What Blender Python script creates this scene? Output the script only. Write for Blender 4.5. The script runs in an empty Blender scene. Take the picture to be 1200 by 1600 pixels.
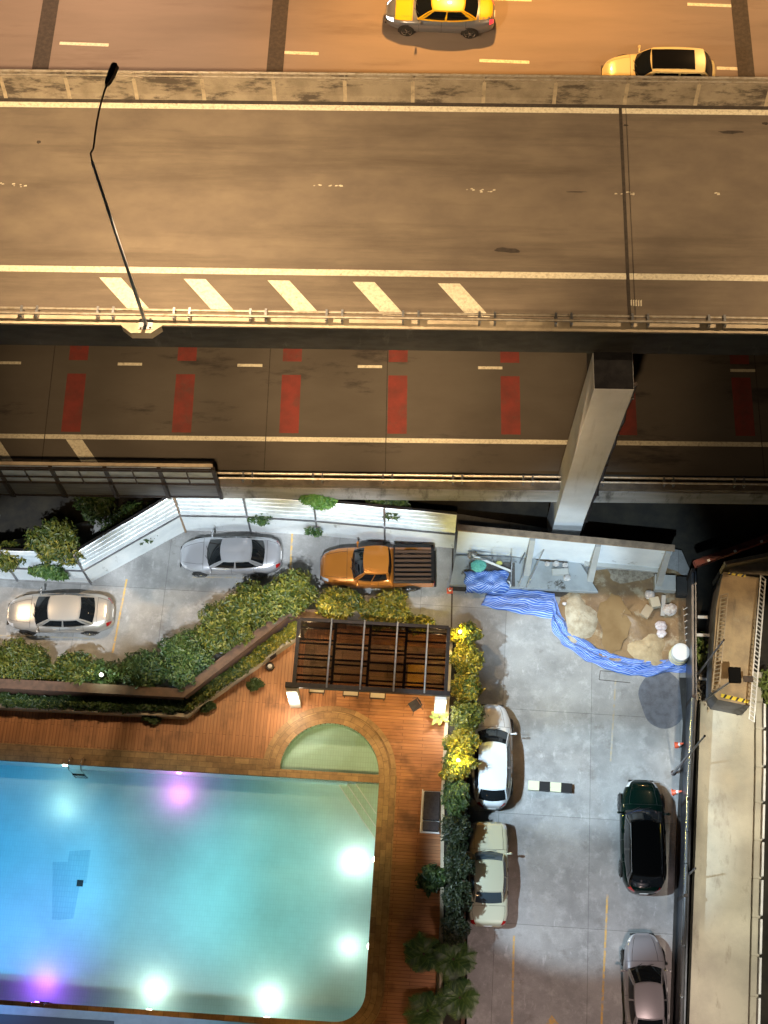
import bpy, bmesh, math, random
import numpy as np
from mathutils import Vector, Matrix
SC = bpy.context.scene
COL = SC.collection
rng = np.random.default_rng(7)
random.seed(7)
R = math.radians

# ------------------------------------------------------------------ camera
F = 2311.0; CX, CY = 600, 800; CAMH = 64.0
TH = math.atan(925.5 / F); RO = -math.atan(30 / 925)
CAMR = Matrix.Rotation(TH, 3, 'X') @ Matrix.Rotation(RO, 3, 'Z')
cam = bpy.data.cameras.new('camera'); camo = bpy.data.objects.new('camera', cam); COL.objects.link(camo)
camo.matrix_world = Matrix.Translation((0, 0, CAMH)) @ CAMR.to_4x4()
cam.sensor_fit = 'VERTICAL'; cam.sensor_height = 24.0; cam.lens = 24.0 * F / 1600
cam.clip_start = 0.5; cam.clip_end = 1000
SC.camera = camo

def P(x, y, z=0.0):
    """world point at height z seen at survey pixel x, y of the 1200x1600 photograph"""
    d = CAMR @ Vector(((x - CX) / F, -(y - CY) / F, -1)); t = (z - CAMH) / d.z
    return Vector((0, 0, CAMH)) + d * t

# ------------------------------------------------------------------ world and exposure
SC.view_settings.view_transform = 'Standard'; SC.view_settings.look = 'None'
SC.view_settings.exposure = 0.0; SC.view_settings.gamma = 1.0
w = bpy.data.worlds.new('World'); SC.world = w; w.use_nodes = True
nt = w.node_tree; bg = nt.nodes['Background']
sky = nt.nodes.new('ShaderNodeTexSky'); sky.sky_type = 'NISHITA'; sky.sun_disc = False
sky.sun_elevation = R(-3); sky.sun_rotation = R(200)
nt.links.new(sky.outputs[0], bg.inputs[0]); bg.inputs[1].default_value = 0.09

def lamp(name, kind, loc, energy, color, size=0.3, target=None, angle=60, blend=0.5):
    l = bpy.data.lights.new(name, kind); l.energy = energy; l.color = color
    if kind == 'SUN': l.angle = size
    else: l.shadow_soft_size = size
    if kind == 'SPOT': l.spot_size = R(angle); l.spot_blend = blend
    o = bpy.data.objects.new(name, l); COL.objects.link(o); o.location = loc
    if target is not None:
        o.rotation_euler = (Vector(target) - Vector(loc)).to_track_quat('-Z', 'Y').to_euler()
    return o
COLD = (0.66, 0.85, 1.0); WARM = (1.0, 0.70, 0.40); SODIUM = (1.0, 0.47, 0.12)
# faint cool ambient fill from an added sun lamp
lamp('night_fill', 'SUN', (0, 0, 50), 0.012, (0.7, 0.8, 1.0), R(2), (6, 20, 0))
# unseen floodlights, added outside the frame to match the light on the yard
for lx, tx_, e, an in ((-13, 60, 60000, 11), (-8, 330, 60000, 11.5), (-2, 560, 60000, 10.5)):
    lamp('unseen_tower_flood', 'SPOT', (lx, -2, 46), e * 2.0, (.86, .93, 1.0), 0.3, P(tx_, 890 if tx_ > 100 else 930, 0), an, 0.5)
lamp('unseen_yard_flood', 'SPOT', (-15, 14, 34), 85000, COLD, 0.2, P(905, 1120, 0), 16, 0.4)
lamp('unseen_yard_flood', 'SPOT', (-15, 9, 34), 80000, COLD, 0.2, P(905, 1320, 0), 16, 0.4)
lamp('unseen_tower_flood', 'SPOT', (10, -6, 30), 23000, (1.0, 0.74, 0.66), 0.5, P(910, 1620, 0), 30, 0.8)
lamp('unseen_corner_flood', 'SPOT', (2, -3, 46), 80000, COLD, 0.3, P(900, 905, 0), 14, 0.6)
for lx, tx_, e in ((-14, 40, 13000), (-9, 300, 17000), (-3, 560, 17000), (4, 850, 27000)):
    lamp('wall_fill_spot', 'SPOT', (lx, -4, 19), e, COLD, 0.25, P(tx_, (895 if tx_ < 100 else 838 if tx_ < 700 else 862), 1.5), 15, 0.6)  # added low-angle fill to brighten the pale walls, no fixture
for ty, e in ((1040, 80000), (1200, 110000), (1370, 85000), (1540, 65000)):
    lamp('unseen_ramp_flood', 'SPOT', (20, -3, 44), e, (1.0, 0.93, 0.76), 0.3, P(1150 - (ty - 1040) * .03, ty, 0), 8.5, 0.9)

# ------------------------------------------------------------------ materials
def nodes(name):
    m = bpy.data.materials.new(name); m.use_nodes = True
    n = m.node_tree.nodes; l = m.node_tree.links
    return m, n, l, n['Principled BSDF']

def mat(name, c, rough=0.6, metal=0.0, c2=None, scale=1.5, stretch=(1, 1, 1), lo=0.4, hi=0.65, bump=0.0, bscale=40,
        fine=0.0, coat=0.0, rot=0.0, spec=0.5, detail=6, stain=None, sscale=0.35, slo=0.55, shi=0.7, sstretch=(1, 1, 1), emit=None, estr=0):
    m, n, l, b = nodes(name)
    b.inputs['Roughness'].default_value = rough; b.inputs['Metallic'].default_value = metal
    b.inputs['Coat Weight'].default_value = coat; b.inputs['Coat Roughness'].default_value = 0.04
    b.inputs['Specular IOR Level'].default_value = spec
    b.inputs['Base Color'].default_value = (*c, 1)
    geo = n.new('ShaderNodeNewGeometry')
    def mapped(st, r):
        mp = n.new('ShaderNodeMapping'); mp.inputs['Rotation'].default_value = (0, 0, r); mp.inputs['Scale'].default_value = st
        # rotate first, then stretch
        mp.vector_type = 'TEXTURE' if False else 'POINT'
        rm = n.new('ShaderNodeVectorRotate'); rm.rotation_type = 'Z_AXIS'; rm.inputs['Angle'].default_value = -r
        mp.inputs['Rotation'].default_value = (0, 0, 0)
        l.new(geo.outputs['Position'], rm.inputs['Vector']); l.new(rm.outputs[0], mp.inputs['Vector'])
        return mp.outputs[0]
    cur = None
    def noise(vec, sc, det=6, ro=0.6):
        t = n.new('ShaderNodeTexNoise'); t.inputs['Scale'].default_value = sc; t.inputs['Detail'].default_value = det
        t.inputs['Roughness'].default_value = ro; l.new(vec, t.inputs['Vector']); return t.outputs['Fac']
    def ramp(f, a, bb):
        r = n.new('ShaderNodeMapRange'); r.inputs[1].default_value = a; r.inputs[2].default_value = bb; l.new(f, r.inputs[0]); return r.outputs[0]
    def mix(f, a, bb, mode='MIX'):
        x = n.new('ShaderNodeMix'); x.data_type = 'RGBA'; x.blend_type = mode
        for s, v in ((0, f), (6, a), (7, bb)):
            if isinstance(v, tuple): x.inputs[s].default_value = (*v, 1)
            elif isinstance(v, (int, float)): x.inputs[s].default_value = v
            else: l.new(v, x.inputs[s])
        return x.outputs[2]
    cur = c
    if c2 is not None:
        cur = mix(ramp(noise(mapped(stretch, rot), scale, detail), lo, hi), c, c2)
    if stain is not None:
        cur = mix(ramp(noise(mapped(sstretch, rot), sscale, 8, 0.7), slo, shi), cur, stain)
    if fine > 0:
        f = ramp(noise(mapped((1, 1, 1), 0), 60, 3, 0.8), 0.3, 0.7)
        g = n.new('ShaderNodeMapRange'); g.inputs[3].default_value = 1 - fine; g.inputs[4].default_value = 1 + fine * 0.6; l.new(f, g.inputs[0])
        cur = mix(1.0, cur, g.outputs[0], 'MULTIPLY')
    if not isinstance(cur, tuple): l.new(cur, b.inputs['Base Color'])
    if bump > 0:
        bp = n.new('ShaderNodeBump'); bp.inputs['Strength'].default_value = bump; bp.inputs['Distance'].default_value = 0.03
        l.new(noise(mapped((1, 1, 1), 0), bscale, 5), bp.inputs['Height']); l.new(bp.outputs[0], b.inputs['Normal'])
    if emit: b.inputs['Emission Color'].default_value = (*emit, 1); b.inputs['Emission Strength'].default_value = estr
    return m

RA = R(-3.0)      # direction of the roads
PA = R(-5.3)      # direction of the pool and deck
M = {}
M['asphalt_up'] = mat('asphalt_upper', (0.215, 0.172, 0.125), 0.75, c2=(0.15, 0.118, 0.09), scale=0.8, stretch=(0.6, 1.1, 1), rot=RA, lo=0.33, hi=0.68, detail=12,
                      stain=(0.105, 0.08, 0.058), sscale=0.5, sstretch=(0.10, 1.2, 1), slo=0.5, shi=0.72, fine=0.4, bump=0.25)
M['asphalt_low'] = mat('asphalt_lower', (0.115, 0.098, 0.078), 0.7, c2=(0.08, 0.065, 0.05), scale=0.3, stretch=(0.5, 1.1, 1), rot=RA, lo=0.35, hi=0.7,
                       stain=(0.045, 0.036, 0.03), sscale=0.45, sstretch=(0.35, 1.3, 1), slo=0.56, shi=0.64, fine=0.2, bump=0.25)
M['asphalt_far'] = mat('asphalt_far', (0.24, 0.185, 0.15), 0.7, c2=(0.17, 0.13, 0.105), scale=0.4, stretch=(0.2, 1.2, 1), rot=RA, lo=0.35, hi=0.7, fine=0.12, bump=0.2,
                       stain=(0.14, 0.10, 0.08), sscale=0.5, sstretch=(0.2, 1.5, 1), slo=0.55, shi=0.75)
M['road_paint'] = mat('road_paint', (0.78, 0.72, 0.55), 0.6, c2=(0.55, 0.48, 0.34), scale=9, lo=0.45, hi=0.7, fine=0.2, stain=(0.30, 0.25, 0.18), sscale=5, slo=0.55, shi=0.72)
M['road_red'] = mat('road_red', (0.23, 0.038, 0.027), 0.7, c2=(0.15, 0.034, 0.025), scale=1.2, fine=0.3, stain=(0.12, 0.055, 0.042), sscale=1.3, slo=0.52, shi=0.75)
M['joint'] = mat('joint_rubber', (0.035, 0.028, 0.022), 0.8, c2=(0.06, 0.045, 0.035), scale=6)
M['conc_stained'] = mat('stained_concrete', (0.30, 0.255, 0.185), 0.8, c2=(0.21, 0.175, 0.125), scale=1.4, fine=0.2, bump=0.4, bscale=15,
                        stain=(0.075, 0.06, 0.045), sscale=1.1, sstretch=(0.55, 1, 1.6), slo=0.50, shi=0.60)
M['joint_pale'] = mat('pale_joint', (0.42, 0.35, 0.24), .8, c2=(0.30, 0.25, 0.17), scale=3, fine=.15, stain=(.14, .11, .08), sscale=2, slo=.55, shi=.7)
M['conc'] = mat('concrete', (0.45, 0.44, 0.41), 0.75, c2=(0.36, 0.35, 0.33), scale=1.0, fine=0.1, bump=0.25, bscale=15)
M['conc_pier'] = mat('pier_concrete', (0.60, 0.60, 0.60), 0.7, c2=(0.52, 0.52, 0.52), scale=0.7, fine=0.05, stain=(0.30, 0.29, 0.27), sscale=0.8, sstretch=(2.5, 2.5, 0.2), slo=0.55, shi=0.8, bump=0.1)
M['conc_dark'] = mat('dark_concrete', (0.034, 0.033, 0.031), 0.85, c2=(0.018, 0.017, 0.016), scale=1.2, stretch=(1, 1, 2.5), fine=0.2, stain=(0.07, 0.066, 0.06), sscale=1.4, sstretch=(2, 2, .4), slo=0.60, shi=0.75)  # near-black concrete with random paler stains
M['rail'] = mat('galvanised_rail', (0.55, 0.50, 0.42), 0.45, 0.6, c2=(0.40, 0.33, 0.24), scale=5)
M['steel_dark'] = mat('dark_steel', (0.035, 0.03, 0.03), 0.45, 0.5, c2=(0.06, 0.045, 0.04), scale=5)
M['steel_grey'] = mat('grey_steel', (0.30, 0.31, 0.33), 0.4, 0.7, c2=(0.2, 0.2, 0.21), scale=6)
M['frame_black'] = mat('black_frame', (0.010, 0.008, 0.008), 0.5, c2=(0.02, 0.014, 0.012), scale=5, spec=.25)
M['chrome'] = mat('chrome', (0.8, 0.8, 0.8), 0.12, 1.0)
M['black'] = mat('black_plastic', (0.012, 0.012, 0.013), 0.4)
M['rubber'] = mat('tyre_rubber', (0.02, 0.02, 0.02), 0.8)
M['glass_car'] = mat('tinted_glass', (0.008, 0.010, 0.012), 0.04, spec=0.8)
M['glass_pale'] = mat('pale_glass', (0.045, 0.065, 0.08), 0.06, spec=0.8)
M['lens_white'] = mat('headlight_lens', (0.7, 0.72, 0.75), 0.12, 0.3, coat=1)
M['lens_red'] = mat('taillight_lens', (0.35, 0.01, 0.01), 0.15, coat=1)
M['lit_white'] = mat('lit_headlight', (0.9, 0.95, 1), 0.3, emit=(0.9, 0.97, 1.0), estr=6)
M['lit_red'] = mat('lit_taillight', (0.6, 0.02, 0.02), 0.3, emit=(1, 0.03, 0.04), estr=2.0)
M['white'] = mat('white_paint', (0.78, 0.78, 0.77), 0.5, c2=(0.66, 0.66, 0.65), scale=4)
M['barrel'] = mat('barrel_plastic', (0.66, 0.68, 0.66), 0.5, c2=(0.45, 0.44, 0.38), scale=3)
M['yellow_line'] = mat('yellow_line', (0.60, 0.36, 0.08), 0.7, c2=(0.42, 0.30, 0.13), scale=6, stain=(0.30, 0.29, 0.27), sscale=5, slo=0.5, shi=0.62)
M['fence_white'] = mat('weathered_white_wall', (0.78, 0.82, 0.83), 0.7, c2=(0.66, 0.71, 0.73), scale=1.2, fine=0.08, stain=(0.24, 0.25, 0.24), sscale=1.6, sstretch=(1.5, 1.5, .5), slo=0.60, shi=0.74, bump=0.15)
M['sheet'] = mat('corrugated_zinc', (0.62, 0.68, 0.71), 0.42, 0.3, c2=(0.50, 0.55, 0.58), scale=2.5, stain=(0.20, 0.14, 0.10), sscale=2.2, slo=0.62, shi=0.75)
M['cap_brown'] = mat('brown_wall_cap', (0.36, 0.25, 0.16), 0.8, c2=(0.22, 0.15, 0.10), scale=3, fine=0.2, bump=0.3)
M['brown_wall'] = mat('brown_plaster', (0.13, 0.065, 0.038), 0.8, c2=(0.08, 0.042, 0.027), scale=2, fine=0.15)
M['curb_dark'] = mat('dirty_kerb', (0.17, 0.14, 0.11), 0.85, c2=(0.09, 0.075, 0.06), scale=1.5, fine=.2)
M['beige'] = mat('beige_plaster', (0.50, 0.42, 0.30), 0.8, c2=(0.36, 0.30, 0.22), scale=2, fine=0.1)
M['ramp'] = mat('ramp_concrete', (0.46, 0.43, 0.34), 0.8, c2=(0.37, 0.345, 0.28), scale=0.8, fine=0.12, bump=0.3, bscale=20,
                stain=(0.24, 0.21, 0.16), sscale=0.9, sstretch=(1.3, .5, 1), slo=0.57, shi=0.72, rot=R(-8))
M['block_top'] = mat('dirty_platform', (0.46, 0.35, 0.21), 0.85, c2=(0.30, 0.23, 0.15), scale=1.3, fine=0.25, bump=0.5, bscale=12, stain=(0.40, 0.33, 0.22), sscale=1.8, slo=0.58, shi=0.66)
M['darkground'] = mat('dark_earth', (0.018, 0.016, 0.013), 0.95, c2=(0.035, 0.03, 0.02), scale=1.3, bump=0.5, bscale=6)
M['mud'] = mat('wet_mud', (0.24, 0.15, 0.07), 0.5, c2=(0.15, 0.09, 0.045), scale=1.0, fine=0.2, bump=0.6, bscale=7, stain=(0.36, 0.29, 0.19), sscale=1.2, slo=0.53, shi=0.64)
M['mudwater'] = mat('muddy_water', (0.25, 0.165, 0.08), 0.12, c2=(0.18, 0.11, 0.05), scale=0.8)
M['rubble'] = mat('rubble', (0.30, 0.26, 0.20), 0.9, c2=(0.14, 0.11, 0.08), scale=6, bump=0.8, bscale=14)
M['bag'] = mat('bag_plastic', (0.62, 0.60, 0.58), 0.4, c2=(0.40, 0.34, 0.32), scale=7, bump=0.6, bscale=12)
M['orange'] = mat('cone_orange', (0.75, 0.12, 0.05), 0.5)
M['leafy'] = None
M['cushion'] = mat('dark_cushion', (0.03, 0.026, 0.028), 0.9, c2=(0.045, 0.04, 0.04), scale=8)
M['green_cloth'] = mat('green_cloth', (0.12, 0.42, 0.33), 0.7, c2=(0.07, 0.28, 0.25), scale=9)
M['red_steel'] = mat('rusty_red_steel', (0.16, 0.03, 0.02), 0.6, c2=(0.08, 0.02, 0.015), scale=5)
M['ledge'] = mat('grey_render', (0.34, 0.37, 0.45), 0.7, c2=(0.28, 0.31, 0.38), scale=2)
M['yellowstripe'] = mat('hazard_yellow', (0.75, 0.55, 0.05), 0.6)
M['light_bulb'] = mat('lit_lamp_white', (1, 1, 1), 0.4, emit=(1, 0.9, 0.78), estr=9)
M['light_yellow'] = mat('lit_lamp_yellow', (1, 1, 1), 0.4, emit=(1, 0.85, 0.2), estr=5)
M['light_cool'] = mat('lit_lamp_cool', (1, 1, 1), 0.4, emit=(0.85, 1, 0.9), estr=5)
M['wood_bench'] = mat('bench_wood', (0.42, 0.24, 0.12), 0.6, c2=(0.32, 0.18, 0.09), scale=2, stretch=(1, 6, 1))
M['bench_pale'] = mat('pale_bench_top', (0.5, 0.42, 0.30), 0.7)
M['patch'] = mat('dark_speckle', (0.125, 0.14, 0.17), 0.55, c2=(0.08, 0.09, 0.11), scale=3, fine=0.35, bump=0.5, bscale=40)
M['slabstone'] = mat('yard_slab', (0.36, 0.38, 0.39), 0.7, c2=(0.27, 0.285, 0.29), scale=1.1, fine=0.1, stain=(0.07, 0.06, 0.05), sscale=1.0, slo=0.58, shi=0.64)
M['bark'] = mat('bark', (0.07, 0.05, 0.03), 0.9, c2=(0.04, 0.03, 0.02), scale=12)

def paint(name, c, metal=0.0, rough=0.3):
    return mat(name, c, rough, metal, coat=1.0)

def lot_material():
    """concrete slabs with joints, scuffs and stains"""
    m, n, l, b = nodes('lot_concrete'); b.inputs['Roughness'].default_value = 0.72
    geo = n.new('ShaderNodeNewGeometry')
    rm = n.new('ShaderNodeVectorRotate'); rm.rotation_type = 'Z_AXIS'; rm.inputs['Angle'].default_value = R(5.5)
    l.new(geo.outputs['Position'], rm.inputs['Vector']); v = rm.outputs[0]
    def nz(sc, det, ro, st=(1, 1, 1)):
        mp = n.new('ShaderNodeMapping'); mp.inputs['Scale'].default_value = st; l.new(v, mp.inputs[0])
        t = n.new('ShaderNodeTexNoise'); t.inputs['Scale'].default_value = sc; t.inputs['Detail'].default_value = det; t.inputs['Roughness'].default_value = ro
        l.new(mp.outputs[0], t.inputs[0]); return t.outputs['Fac']
    def ramp(f, a, bb, c=0., d=1.):
        r = n.new('ShaderNodeMapRange'); r.inputs[1].default_value = a; r.inputs[2].default_value = bb; r.inputs[3].default_value = c; r.inputs[4].default_value = d
        l.new(f, r.inputs[0]); return r.outputs[0]
    def mix(f, a, bb, mode='MIX'):
        x = n.new('ShaderNodeMix'); x.data_type = 'RGBA'; x.blend_type = mode
        for s, val in ((0, f), (6, a), (7, bb)):
            if isinstance(val, tuple): x.inputs[s].default_value = (*val, 1)
            elif isinstance(val, (int, float)): x.inputs[s].default_value = val
            else: l.new(val, x.inputs[s])
        return x.outputs[2]
    c = mix(ramp(nz(0.5, 8, .65), .38, .64), (0.32, 0.32, 0.31), (0.205, 0.205, 0.20))
    c = mix(ramp(nz(1.6, 8, .75), .50, .72, 0, .8), c, (0.42, 0.42, 0.41))
    c = mix(ramp(nz(3.0, 6, .7, (1, .35, 1)), .60, .72, 0, .6), c, (0.52, 0.52, 0.51))
    c = mix(ramp(nz(0.9, 8, .7, (.8, 1, 1)), .58, .72, 0, .8), c, (0.15, 0.135, 0.12))
    c = mix(1.0, c, ramp(nz(30, 4, .8), .3, .7, .82, 1.12), 'MULTIPLY')
    br = n.new('ShaderNodeTexBrick'); br.offset = 0.0; br.inputs['Scale'].default_value = 1.0
    br.inputs['Mortar Size'].default_value = 0.012; br.inputs['Brick Width'].default_value = 3.9; br.inputs['Row Height'].default_value = 4.6
    br.inputs['Mortar Smooth'].default_value = 0.2
    br.inputs['Color1'].default_value = (1, 1, 1, 1); br.inputs['Color2'].default_value = (.86, .86, .87, 1); br.inputs['Mortar'].default_value = (.5, .5, .5, 1)
    mp = n.new('ShaderNodeMapping'); mp.inputs['Location'].default_value = (0.5, 1.9, 0); l.new(v, mp.inputs[0]); l.new(mp.outputs[0], br.inputs[0])
    c = mix(1.0, c, br.outputs['Color'], 'MULTIPLY')
    l.new(c, b.inputs['Base Color'])
    bp = n.new('ShaderNodeBump'); bp.inputs['Strength'].default_value = .25; bp.inputs['Distance'].default_value = .02
    l.new(nz(25, 5, .7), bp.inputs['Height']); l.new(bp.outputs[0], b.inputs['Normal'])
    return m
M['lot'] = lot_material()

def plank_material(name, ang, c1, c2, wdt=0.145, length=2.4):
    m, n, l, b = nodes(name); b.inputs['Roughness'].default_value = 0.5
    geo = n.new('ShaderNodeNewGeometry')
    rm = n.new('ShaderNodeVectorRotate'); rm.rotation_type = 'Z_AXIS'; rm.inputs['Angle'].default_value = -ang
    l.new(geo.outputs['Position'], rm.inputs['Vector'])
    br = n.new('ShaderNodeTexBrick'); br.inputs['Scale'].default_value = 1; br.inputs['Brick Width'].default_value = length; br.inputs['Row Height'].default_value = wdt
    br.inputs['Mortar Size'].default_value = 0.011; br.inputs['Mortar Smooth'].default_value = 0.3; br.offset = 0.37
    br.inputs['Color1'].default_value = (*c1, 1); br.inputs['Color2'].default_value = (*c2, 1); br.inputs['Mortar'].default_value = (c1[0] * .42, c1[1] * .38, c1[2] * .36, 1)
    l.new(rm.outputs[0], br.inputs[0])
    mp = n.new('ShaderNodeMapping'); mp.inputs['Scale'].default_value = (0.5, 6, 1); l.new(rm.outputs[0], mp.inputs[0])
    t = n.new('ShaderNodeTexNoise'); t.inputs['Scale'].default_value = 1.3; t.inputs['Detail'].default_value = 8; t.inputs['Roughness'].default_value = .7; l.new(mp.outputs[0], t.inputs[0])
    r = n.new('ShaderNodeMapRange'); r.inputs[1].default_value = .3; r.inputs[2].default_value = .7; r.inputs[3].default_value = .72; r.inputs[4].default_value = 1.2; l.new(t.outputs[0], r.inputs[0])
    t2 = n.new('ShaderNodeTexNoise'); t2.inputs['Scale'].default_value = .9; t2.inputs['Detail'].default_value = 6; l.new(rm.outputs[0], t2.inputs[0])
    r2 = n.new('ShaderNodeMapRange'); r2.inputs[1].default_value = .55; r2.inputs[2].default_value = .72; r2.inputs[3].default_value = 1; r2.inputs[4].default_value = .5; l.new(t2.outputs[0], r2.inputs[0])
    x = n.new('ShaderNodeMix'); x.data_type = 'RGBA'; x.blend_type = 'MULTIPLY'; x.inputs[0].default_value = 1; l.new(br.outputs[0], x.inputs[6]); l.new(r.outputs[0], x.inputs[7])
    y = n.new('ShaderNodeMix'); y.data_type = 'RGBA'; y.blend_type = 'MULTIPLY'; y.inputs[0].default_value = 1; l.new(x.outputs[2], y.inputs[6]); l.new(r2.outputs[0], y.inputs[7])
    l.new(y.outputs[2], b.inputs['Base Color'])
    bp = n.new('ShaderNodeBump'); bp.inputs['Strength'].default_value = .5; bp.inputs['Distance'].default_value = .01; bp.invert = True
    l.new(br.outputs['Fac'], bp.inputs['Height']); l.new(bp.outputs[0], b.inputs['Normal'])
    return m
M['deck_ns'] = plank_material('deck_boards_lengthwise', PA + R(90), (0.47, 0.205, 0.08), (0.39, 0.165, 0.063))
M['deck_ew'] = plank_material('deck_boards_crosswise', PA, (0.47, 0.205, 0.08), (0.39, 0.165, 0.063))
M['pav_floor'] = plank_material('pavilion_boards', PA, (0.36, 0.22, 0.12), (0.24, 0.13, 0.07), 0.62, 1.25)

def stripe_material(name, ang, c1, c2, width, coord='pos', sharp=True):
    m, n, l, b = nodes(name); b.inputs['Roughness'].default_value = 0.45
    geo = n.new('ShaderNodeTexCoord') if coord == 'uv' else n.new('ShaderNodeNewGeometry')
    sep = n.new('ShaderNodeSeparateXYZ'); rm = n.new('ShaderNodeVectorRotate'); rm.rotation_type = 'Z_AXIS'; rm.inputs['Angle'].default_value = -ang
    l.new(geo.outputs['UV'] if coord == 'uv' else geo.outputs['Position'], rm.inputs['Vector']); l.new(rm.outputs[0], sep.inputs[0])
    a = n.new('ShaderNodeMath'); a.operation = 'PINGPONG'; a.inputs[1].default_value = width; l.new(sep.outputs['Y'], a.inputs[0])
    r = n.new('ShaderNodeMapRange'); r.inputs[1].default_value = width * (.60); r.inputs[2].default_value = width * .72; l.new(a.outputs[0], r.inputs[0])
    x = n.new('ShaderNodeMix'); x.data_type = 'RGBA'; x.inputs[6].default_value = (*c1, 1); x.inputs[7].default_value = (*c2, 1); l.new(r.outputs[0], x.inputs[0])
    l.new(x.outputs[2], b.inputs['Base Color'])
    t = n.new('ShaderNodeTexNoise'); t.inputs['Scale'].default_value = 6; l.new(rm.outputs[0], t.inputs[0])
    bp = n.new('ShaderNodeBump'); bp.inputs['Strength'].default_value = .5; bp.inputs['Distance'].default_value = .03; l.new(t.outputs[0], bp.inputs['Height']); l.new(bp.outputs[0], b.inputs['Normal'])
    return m
M['tarp'] = stripe_material('striped_blue_tarp', 0, (0.03, 0.11, 0.46), (0.34, 0.44, 0.66), 0.05, 'uv')
M['hazard'] = stripe_material('hazard_stripes', R(50), (0.8, 0.62, 0.05), (0.02, 0.02, 0.02), 0.12)

def coping_material():
    m, n, l, b = nodes('coping_stone'); b.inputs['Roughness'].default_value = 0.55
    tc = n.new('ShaderNodeTexCoord')
    br = n.new('ShaderNodeTexBrick'); br.inputs['Scale'].default_value = 1; br.inputs['Brick Width'].default_value = .62; br.inputs['Row Height'].default_value = .235
    br.inputs['Mortar Size'].default_value = .008; br.inputs['Color1'].default_value = (.40, .24, .10, 1); br.inputs['Color2'].default_value = (.26, .145, .062, 1); br.inputs['Mortar'].default_value = (.17, .10, .045, 1)
    l.new(tc.outputs['UV'], br.inputs[0])
    t = n.new('ShaderNodeTexNoise'); t.inputs['Scale'].default_value = 2.5; t.inputs['Detail'].default_value = 8; t.inputs['Roughness'].default_value = .7; l.new(tc.outputs['UV'], t.inputs[0])
    r = n.new('ShaderNodeMapRange'); r.inputs[1].default_value = .3; r.inputs[2].default_value = .7; r.inputs[3].default_value = .6; r.inputs[4].default_value = 1.3; l.new(t.outputs[0], r.inputs[0])
    x = n.new('ShaderNodeMix'); x.data_type = 'RGBA'; x.blend_type = 'MULTIPLY'; x.inputs[0].default_value = 1; l.new(br.outputs[0], x.inputs[6]); l.new(r.outputs[0], x.inputs[7])
    l.new(x.outputs[2], b.inputs['Base Color'])
    return m
M['coping'] = coping_material()

def tile_material(name, c1, c2, grout, sz=0.055):
    m, n, l, b = nodes(name); b.inputs['Roughness'].default_value = 0.5
    geo = n.new('ShaderNodeNewGeometry'); rm = n.new('ShaderNodeVectorRotate'); rm.rotation_type = 'Z_AXIS'; rm.inputs['Angle'].default_value = -PA
    l.new(geo.outputs['Position'], rm.inputs['Vector'])
    br = n.new('ShaderNodeTexBrick'); br.offset = 0; br.inputs['Scale'].default_value = 1; br.inputs['Brick Width'].default_value = sz * 2; br.inputs['Row Height'].default_value = sz * 4
    br.inputs['Mortar Size'].default_value = .010; br.inputs['Color1'].default_value = (*c1, 1); br.inputs['Color2'].default_value = (*c2, 1); br.inputs['Mortar'].default_value = (*grout, 1)
    l.new(rm.outputs[0], br.inputs[0])
    t = n.new('ShaderNodeTexNoise'); t.inputs['Scale'].default_value = .6; t.inputs['Detail'].default_value = 8; t.inputs['Roughness'].default_value = .6; l.new(rm.outputs[0], t.inputs[0])
    r = n.new('ShaderNodeMapRange'); r.inputs[1].default_value = .3; r.inputs[2].default_value = .7; r.inputs[3].default_value = .88; r.inputs[4].default_value = 1.06; l.new(t.outputs[0], r.inputs[0])
    x = n.new('ShaderNodeMix'); x.data_type = 'RGBA'; x.blend_type = 'MULTIPLY'; x.inputs[0].default_value = 1; l.new(br.outputs[0], x.inputs[6]); l.new(r.outputs[0], x.inputs[7])
    l.new(x.outputs[2], b.inputs['Base Color'])
    return m
M['pool_tile'] = tile_material('pool_tile', (0.50, 0.73, 0.75), (0.52, 0.75, 0.77), (0.46, 0.69, 0.71))
M['pool_dark'] = tile_material('pool_tile_dark', (0.36, 0.60, 0.65), (0.39, 0.63, 0.68), (0.31, 0.53, 0.60))
M['wade_tile'] = tile_material('wading_tile', (0.50, 0.66, 0.55), (0.53, 0.69, 0.58), (0.44, 0.58, 0.48))

def water_material():
    m, n, l, b = nodes('pool_water'); n.remove(b)
    out = n['Material Output']
    tr = n.new('ShaderNodeBsdfTransparent'); tr.inputs[0].default_value = (0.90, 0.98, 0.99, 1)
    gl = n.new('ShaderNodeBsdfGlossy'); gl.inputs['Roughness'].default_value = .03
    fr = n.new('ShaderNodeFresnel'); fr.inputs['IOR'].default_value = 1.33
    geo = n.new('ShaderNodeNewGeometry'); t = n.new('ShaderNodeTexNoise'); t.inputs['Scale'].default_value = 2.2; t.inputs['Detail'].default_value = 3; l.new(geo.outputs['Position'], t.inputs[0])
    bp = n.new('ShaderNodeBump'); bp.inputs['Strength'].default_value = .15; bp.inputs['Distance'].default_value = .05; l.new(t.outputs[0], bp.inputs['Height'])
    l.new(bp.outputs[0], fr.inputs['Normal']); l.new(bp.outputs[0], gl.inputs['Normal'])
    mx = n.new('ShaderNodeMixShader'); l.new(fr.outputs[0], mx.inputs[0]); l.new(tr.outputs[0], mx.inputs[1]); l.new(gl.outputs[0], mx.inputs[2]); l.new(mx.outputs[0], out.inputs[0])
    return m
M['water'] = water_material()

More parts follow.
